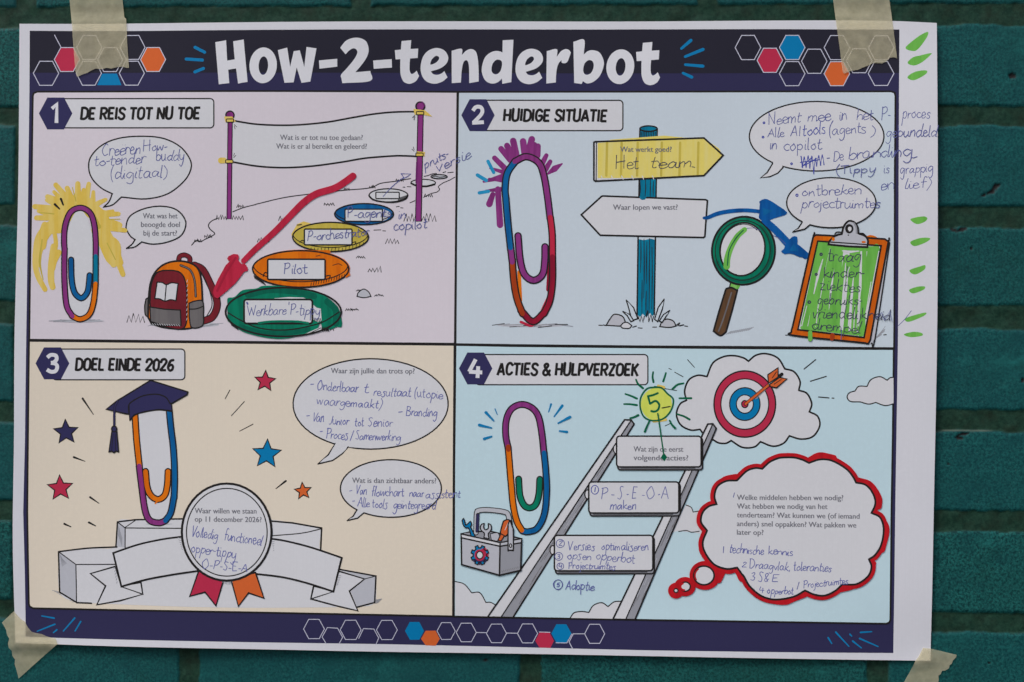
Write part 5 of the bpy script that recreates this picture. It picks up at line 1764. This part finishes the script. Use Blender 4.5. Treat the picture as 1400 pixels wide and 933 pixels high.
part('sun_doodle', P4)
O(700, 466, 4)
fill(ell(790, 348, 85, 90), M_LIME); line([(800, 248), (830, 255)], 4, M_YEL); line([(775, 440), (840, 432)], 4, M_YEL)
line([(795, 255), (740, 262), (705, 310), (702, 370), (725, 420), (775, 438), (830, 425), (870, 380), (882, 322), (850, 290), (820, 260), (780, 252)], 2.3, M_DGRN)
line([(797, 287), (770, 298), (744, 303)], 2.9, M_DGRN); line([(744, 303), (755, 345)], 2.9, M_DGRN); line([(755, 345), (785, 330), (805, 350), (798, 378), (778, 388), (762, 385)], 2.9, M_DGRN)
line([(797, 398), (812, 500), (832, 640)], 1.9, M_DGRN); fill([(813, 640), (830, 612), (848, 636), (834, 660)], M_DGRN)
line([(820, 368), (865, 360)], 1.0, BLACK)
for q in ([(678, 213), (690, 238), (716, 260)], [(772, 172), (769, 200), (774, 227)], [(842, 177), (835, 200), (827, 223)], [(938, 233), (905, 241), (878, 264)], [(620, 292), (652, 303), (683, 317)], [(613, 347), (648, 348), (683, 353)], [(646, 424), (668, 418), (690, 407)], [(751, 440), (738, 468), (726, 497)], [(915, 315), (980, 315)], [(904, 402), (940, 414), (971, 431)], [(862, 437), (875, 460), (892, 478)]):
    line(q, (2.4, 3.0), M_DGRN)

part('thought_bubble', P4)
O(910, 610, 4.24)
R = 593.6
cl = loop([(413, 200), (470, 145), (520, 128), (560, 132)], [(560, 132), (600, 95), (640, 75), (R + 80, 67), (R + 150, 67), (R + 200, 80), (R + 237, 98)], [(R + 237, 98), (R + 300, 78), (R + 370, 85), (R + 450, 130), (R + 490, 175), (R + 510, 212)],
          [(R + 510, 212), (R + 565, 225), (R + 605, 270), (R + 622, 330), (R + 600, 388)], [(R + 600, 388), (R + 650, 415), (R + 670, 480), (R + 657, 570), (R + 622, 630), (R + 585, 657)], [(R + 585, 657), (R + 600, 700), (R + 580, 755), (R + 515, 800), (R + 430, 803)],
          [(R + 430, 803), (R + 390, 840), (R + 330, 867), (R + 270, 862), (R + 215, 838)], [(R + 215, 838), (R + 150, 873), (R + 60, 890), (R + 0, 884), (540, 860), (485, 810), (455, 757)], [(455, 757), (440, 740), (430, 725), (415, 705)],
          [(415, 705), (350, 712), (280, 685), (230, 620), (215, 560), (240, 490)], [(240, 490), (205, 440), (215, 385), (250, 350), (295, 337)], [(295, 337), (283, 290), (300, 235), (350, 203), (413, 200)])
line(cl, 12, M_REDC, True, False)
for q, wd in (([(300, 240), (345, 195), (410, 180)], 9), ([(R + 245, 80), (R + 300, 55), (R + 380, 70)], 9), ([(R + 520, 200), (R + 590, 225), (R + 640, 300), (R + 640, 350)], 9), ([(R + 640, 400), (R + 685, 480), (R + 660, 600)], 9), ([(230, 500), (200, 440), (210, 380)], 6),
              ([(215, 520), (205, 600), (245, 670)], 6), ([(300, 700), (360, 725), (410, 720), (440, 770)], 8), ([(480, 810), (560, 880), (680, 905), (R + 150, 885), (R + 215, 860)], 8), ([(R + 400, 840), (R + 480, 822), (R + 560, 790)], 6), ([(R + 590, 750), (R + 615, 680)], 6)):
    line(q, wd, M_REDC)
for cx, cy, r in ((222, 750, 60), (112, 815, 32), (60, 838, 14)):
    fill(ell(cx + (6 if r > 50 else 0), cy, r + 30 if r > 20 else 46, (r + 24) if r > 20 else 46), M_REDC)
line([(270, 690), (330, 720), (310, 780)], 7, M_REDC)
fill(cl and [((x - OX) * OS, (y - OY) * OS) for x, y in tr(cl)], PRINTW); line(cl, 1.9, BLACK, True, False)
for cx, cy, r, lw in ((222, 750, 59, 1.6), (114, 815, 29, 1.4), (60, 838, 12, 1.2)):
    shape(ell(cx, cy, r, r * .92), PRINTW, lw)
line(ell(222, 750, 52, 48, 0, 20, 150, 230), 2.2, M_REDC); line(ell(108, 815, 22, 20, 0, 16, 90, 250), 2.6, M_REDC)
part('printed_text', P4)
O()
printed('Welke middelen hebben we nodig?', 1007.5, 1152.7, 683.6, 684.2); printed('Wat hebben we nodig van het', 1007.5, 1131.2, 695.6, 696.2); printed('tenderteam? Wat kunnen we (of iemand', 1007.5, 1175, 707.4, 709.4)
printed('anders) snel oppakken? Wat pakken we', 1007.5, 1170.5, 719.4, 721.6); printed('later op?', 1007.5, 1043.7, 731.2, 731.6)
part('handwriting', P4)
O(970, 730, 7)
line([(136, 122), (132, 182)], 1.1, PEN)
hw('technische', 190, 180, 518, 202, 42); hw('kennis', 562, 192, 800, 212, 40)
hw('2', 305, 320, 358, 322, 26); hw('Draagvlak,', 378, 325, 778, 356, 42); hw('toleranties', 800, 350, 1168, 364, 42); hw('3', 388, 446, 442, 446, 34); hw('S&', 462, 460, 570, 462, 44); hw('E', 595, 458, 658, 460, 40)
hw('4', 472, 562, 526, 564, 28); hw('opperbot', 552, 572, 806, 580, 36); part('handwriting', P4)
line([(858, 462), (838, 532)], 1.0, PEN); hw('Projectruimtes', 900, 520, 1330, 480, 34)
part('pen_tick', P4)
O()
line([(1004, 674), (1002.5, 680)], 1.0, PEN)
part('handwriting', P4)
O(700, 466, 4)
line(ell(453, 815, 20, 24, n=20), 1.1, PENB, True); hw('1', 440, 828, 466, 828, 14, PENB, 1.4)
for c, x0, x1 in (('P', 485, 522), ('-', 534, 562), ('S', 575, 608), ('-', 622, 640), ('E', 652, 684), ('-', 705, 726), ('O', 735, 782), ('-', 795, 810), ('A', 815, 862)):
    hw(c, x0, 864, x1, 864, 34)
hw('maken', 535, 922, 682, 922, 24, wd=1.2)
part('handwriting', P4)
O(750, 720, 9.333)
for cx, cy, r, d in ((150, 215, 52, '2'), (130, 380, 50, '3'), (150, 506, 42, '4'), (120, 740, 60, '5')):
    line(ell(cx, cy, r, r, n=22), 1.0, PEN, True); hw(d, cx - 24, cy + 28, cx + 26, cy + 28, 30, wd=1.1)
line(ell(122, 742, 52, 64, n=22), .8, PEN, True)
hw('Ver$ie$', 245, 296, 592, 300, 56); hw('optimali$eren', 670, 300, 1278, 306, 56); hw('op$en', 238, 412, 552, 424, 56); hw('opperbot', 600, 418, 1105, 470, 58); hw('Projectruimte$', 250, 535, 858, 550, 46)
part('handwriting', P4)
hw('Adoptie', 210, 800, 580, 812, 60, wd=1.15)

for p in PARTS:
    if p.groups or p.raw:
        build_part(p)

# ================================================================== masking tape
m = bpy.data.materials.new('masking_tape')
m.use_nodes = True
nt = m.node_tree
bs = nt.nodes['Principled BSDF']
v = vec_scaled(nt, 1, 1, 1)
crepe = noise(nt, vec_scaled(nt, 160, 1, 420, 0.1), 1.0, 4, .6)
c = mix_node(nt, (.86, .79, .54, 1), (.80, .73, .49, 1), ramp(nt, crepe, .35, .7))
c = mix_node(nt, c, (.78, .72, .52, 1), ramp(nt, noise(nt, v, 60, 3), .4, .7, 0, .7))
nt.links.new(c, bs.inputs['Base Color'])
bs.inputs['Roughness'].default_value = 0.6
bs.inputs['Specular IOR Level'].default_value = 0.25
bp = nt.nodes.new('ShaderNodeBump')
bp.inputs['Strength'].default_value = 0.22
bp.inputs['Distance'].default_value = 0.0004
nt.links.new(crepe, bp.inputs['Height'])
nt.links.new(bp.outputs[0], bs.inputs['Normal'])
tp = nt.nodes.new('ShaderNodeBsdfTransparent')
tp.inputs[0].default_value = (1.0, .965, .84, 1)
mx = nt.nodes.new('ShaderNodeMixShader')
nt.links.new(ramp(nt, noise(nt, v, 160, 4, .6), .3, .7, .40, .56), mx.inputs[0])
tl = nt.nodes.new('ShaderNodeBsdfTranslucent')
nt.links.new(c, tl.inputs[0])
m2 = nt.nodes.new('ShaderNodeMixShader')
m2.inputs[0].default_value = 0.25
nt.links.new(bs.outputs[0], m2.inputs[1])
nt.links.new(tl.outputs[0], m2.inputs[2])
nt.links.new(m2.outputs[0], mx.inputs[1])
nt.links.new(tp.outputs[0], mx.inputs[2])
nt.links.new(mx.outputs[0], nt.nodes['Material Output'].inputs[0])
MATS['masking_tape'] = m


def edge_dist(x, y):
    best = 1e9
    for i in range(len(EDGE)):
        ax, ay = EDGE[i]; bx, by = EDGE[(i + 1) % len(EDGE)]
        dx, dy = bx - ax, by - ay
        t = max(0, min(1, ((x - ax) * dx + (y - ay) * dy) / (dx * dx + dy * dy + 1e-9)))
        best = min(best, (ax + t * dx - x) ** 2 + (ay + t * dy - y) ** 2)
    return math.sqrt(best)


def tape(pts, label, seed, creases=()):
    """a torn strip lying partly on the sheet and partly on the wall."""
    rng = random.Random(seed)
    x0, x1 = min(p[0] for p in pts), max(p[0] for p in pts)
    y0, y1 = min(p[1] for p in pts), max(p[1] for p in pts)
    V, E = list(pts), []
    F = [list(range(len(pts)))]
    st = 6.0
    k = x0 + st / 2
    while k < x1:
        i = len(V); V += [(k, y0 - 1), (k + 1.3, y1 + 1)]; E.append((i, i + 1)); k += st
    k = y0 + st / 2
    while k < y1:
        i = len(V); V += [(x0 - 1, k), (x1 + 1, k + .9)]; E.append((i, i + 1)); k += st
    r = delaunay_2d_cdt([Vector(p) for p in V], E, F, 0, 1e-5)
    used, verts, faces = {}, [], []
    for f, o in zip(r[2], r[5]):
        if not o:
            continue
        q = []
        for i in f:
            if i not in used:
                used[i] = len(verts)
                x, y = r[0][i]
                on = inside(x, y, EDGE)
                d = edge_dist(x, y)
                s = 1.0 if on else max(0.0, 1 - d / 16.0)
                s = s * s * (3 - 2 * s)
                top = D_POSTER + wave(x, y) + 0.0008
                dep = top * s + 0.0011 * (1 - s)
                dep += 0.00006 * math.sin(x * .23 + y * .17 + seed) + 0.00004 * math.sin(y * .41 - x * .13)
                for (ax, ay, bx_, by_, amp) in creases:
                    L = math.hypot(bx_ - ax, by_ - ay)
                    dd = abs((x - ax) * (by_ - ay) - (y - ay) * (bx_ - ax)) / L
                    dep += amp * math.exp(-(dd / 3.0) ** 2)
                X, Z = on_plane(x, y, dep)
                verts.append((X, -dep, Z))
            q.append(used[i])
        a, b, c = verts[q[0]], verts[q[1]], verts[q[2]]
        if (b[0] - a[0]) * (c[2] - a[2]) - (b[2] - a[2]) * (c[0] - a[0]) < 0:
            q.reverse()
        faces.append(q)
    ob = mesh_object('masking_tape', verts, faces, ['masking_tape'], [0] * len(faces))
    ob.data.polygons.foreach_set('use_smooth', [True] * len(faces))
    return tag(ob, label, 'tape', 'masking tape strips holding the poster')


tape([(91, -60), (166, -60), (167.5, 0), (170, 24), (172.5, 26), (174, 60), (176.3, 93), (172, 93), (168, 91.5), (160, 92), (152, 94), (146, 93), (138, 95),
      (131, 94), (126, 96), (119, 100), (113, 102), (107, 105), (105, 104.5), (103, 97), (100, 60), (98, 30), (95, 0)],
     'masking tape strip with its torn end over the white and pink hexagons', 1, [(98, 31, 175, 33, .0002)])
tape([(1132, -60), (1209, -60), (1216, 0), (1221, 36), (1226, 76), (1226.5, 80), (1222, 78.5), (1217, 79), (1212, 84), (1206, 87), (1199, 86.5), (1194, 86.5),
      (1187, 90), (1180, 92.5), (1172, 96), (1164, 97), (1158, 99.5), (1154, 101), (1152, 98), (1148, 66), (1143, 30), (1139, 0)],
     'masking tape strip whose torn end crosses an orange hexagon', 2, [(1142, 28, 1220, 30, .0002), (1195, 0, 1198, 30, .0002)])
tape([(19, 836), (24, 842), (29, 847), (34, 850), (38, 858), (43, 864), (50, 866), (57, 867), (63, 870), (70, 872), (76, 873), (78.5, 881), (60, 897), (25.5, 928), (23, 918),
      (20, 908), (20.5, 902), (17, 897), (16, 890), (12, 886), (11, 880), (12.5, 873), (9.5, 868), (8.5, 862), (5, 855), (2.5, 851.5)],
     'triangular piece of masking tape stuck slantwise over a torn navy corner', 3, [(12, 873, 36, 864, .00045), (20, 881, 70, 882, .0002)])
tape([(1262, 886), (1272, 887), (1285, 890), (1297, 893), (1308, 895.5), (1307, 899), (1303, 903), (1301, 908), (1298, 910), (1297.5, 914), (1292, 917), (1288, 917.5),
      (1286, 922), (1283, 924), (1283.5, 930), (1281, 938), (1279, 960), (1262, 975), (1216, 970), (1237, 931), (1246, 915), (1252, 903), (1256, 898)],
     'short piece of masking tape running down from the plain white paper corner', 4, [(1262, 905, 1290, 899, .0003)])
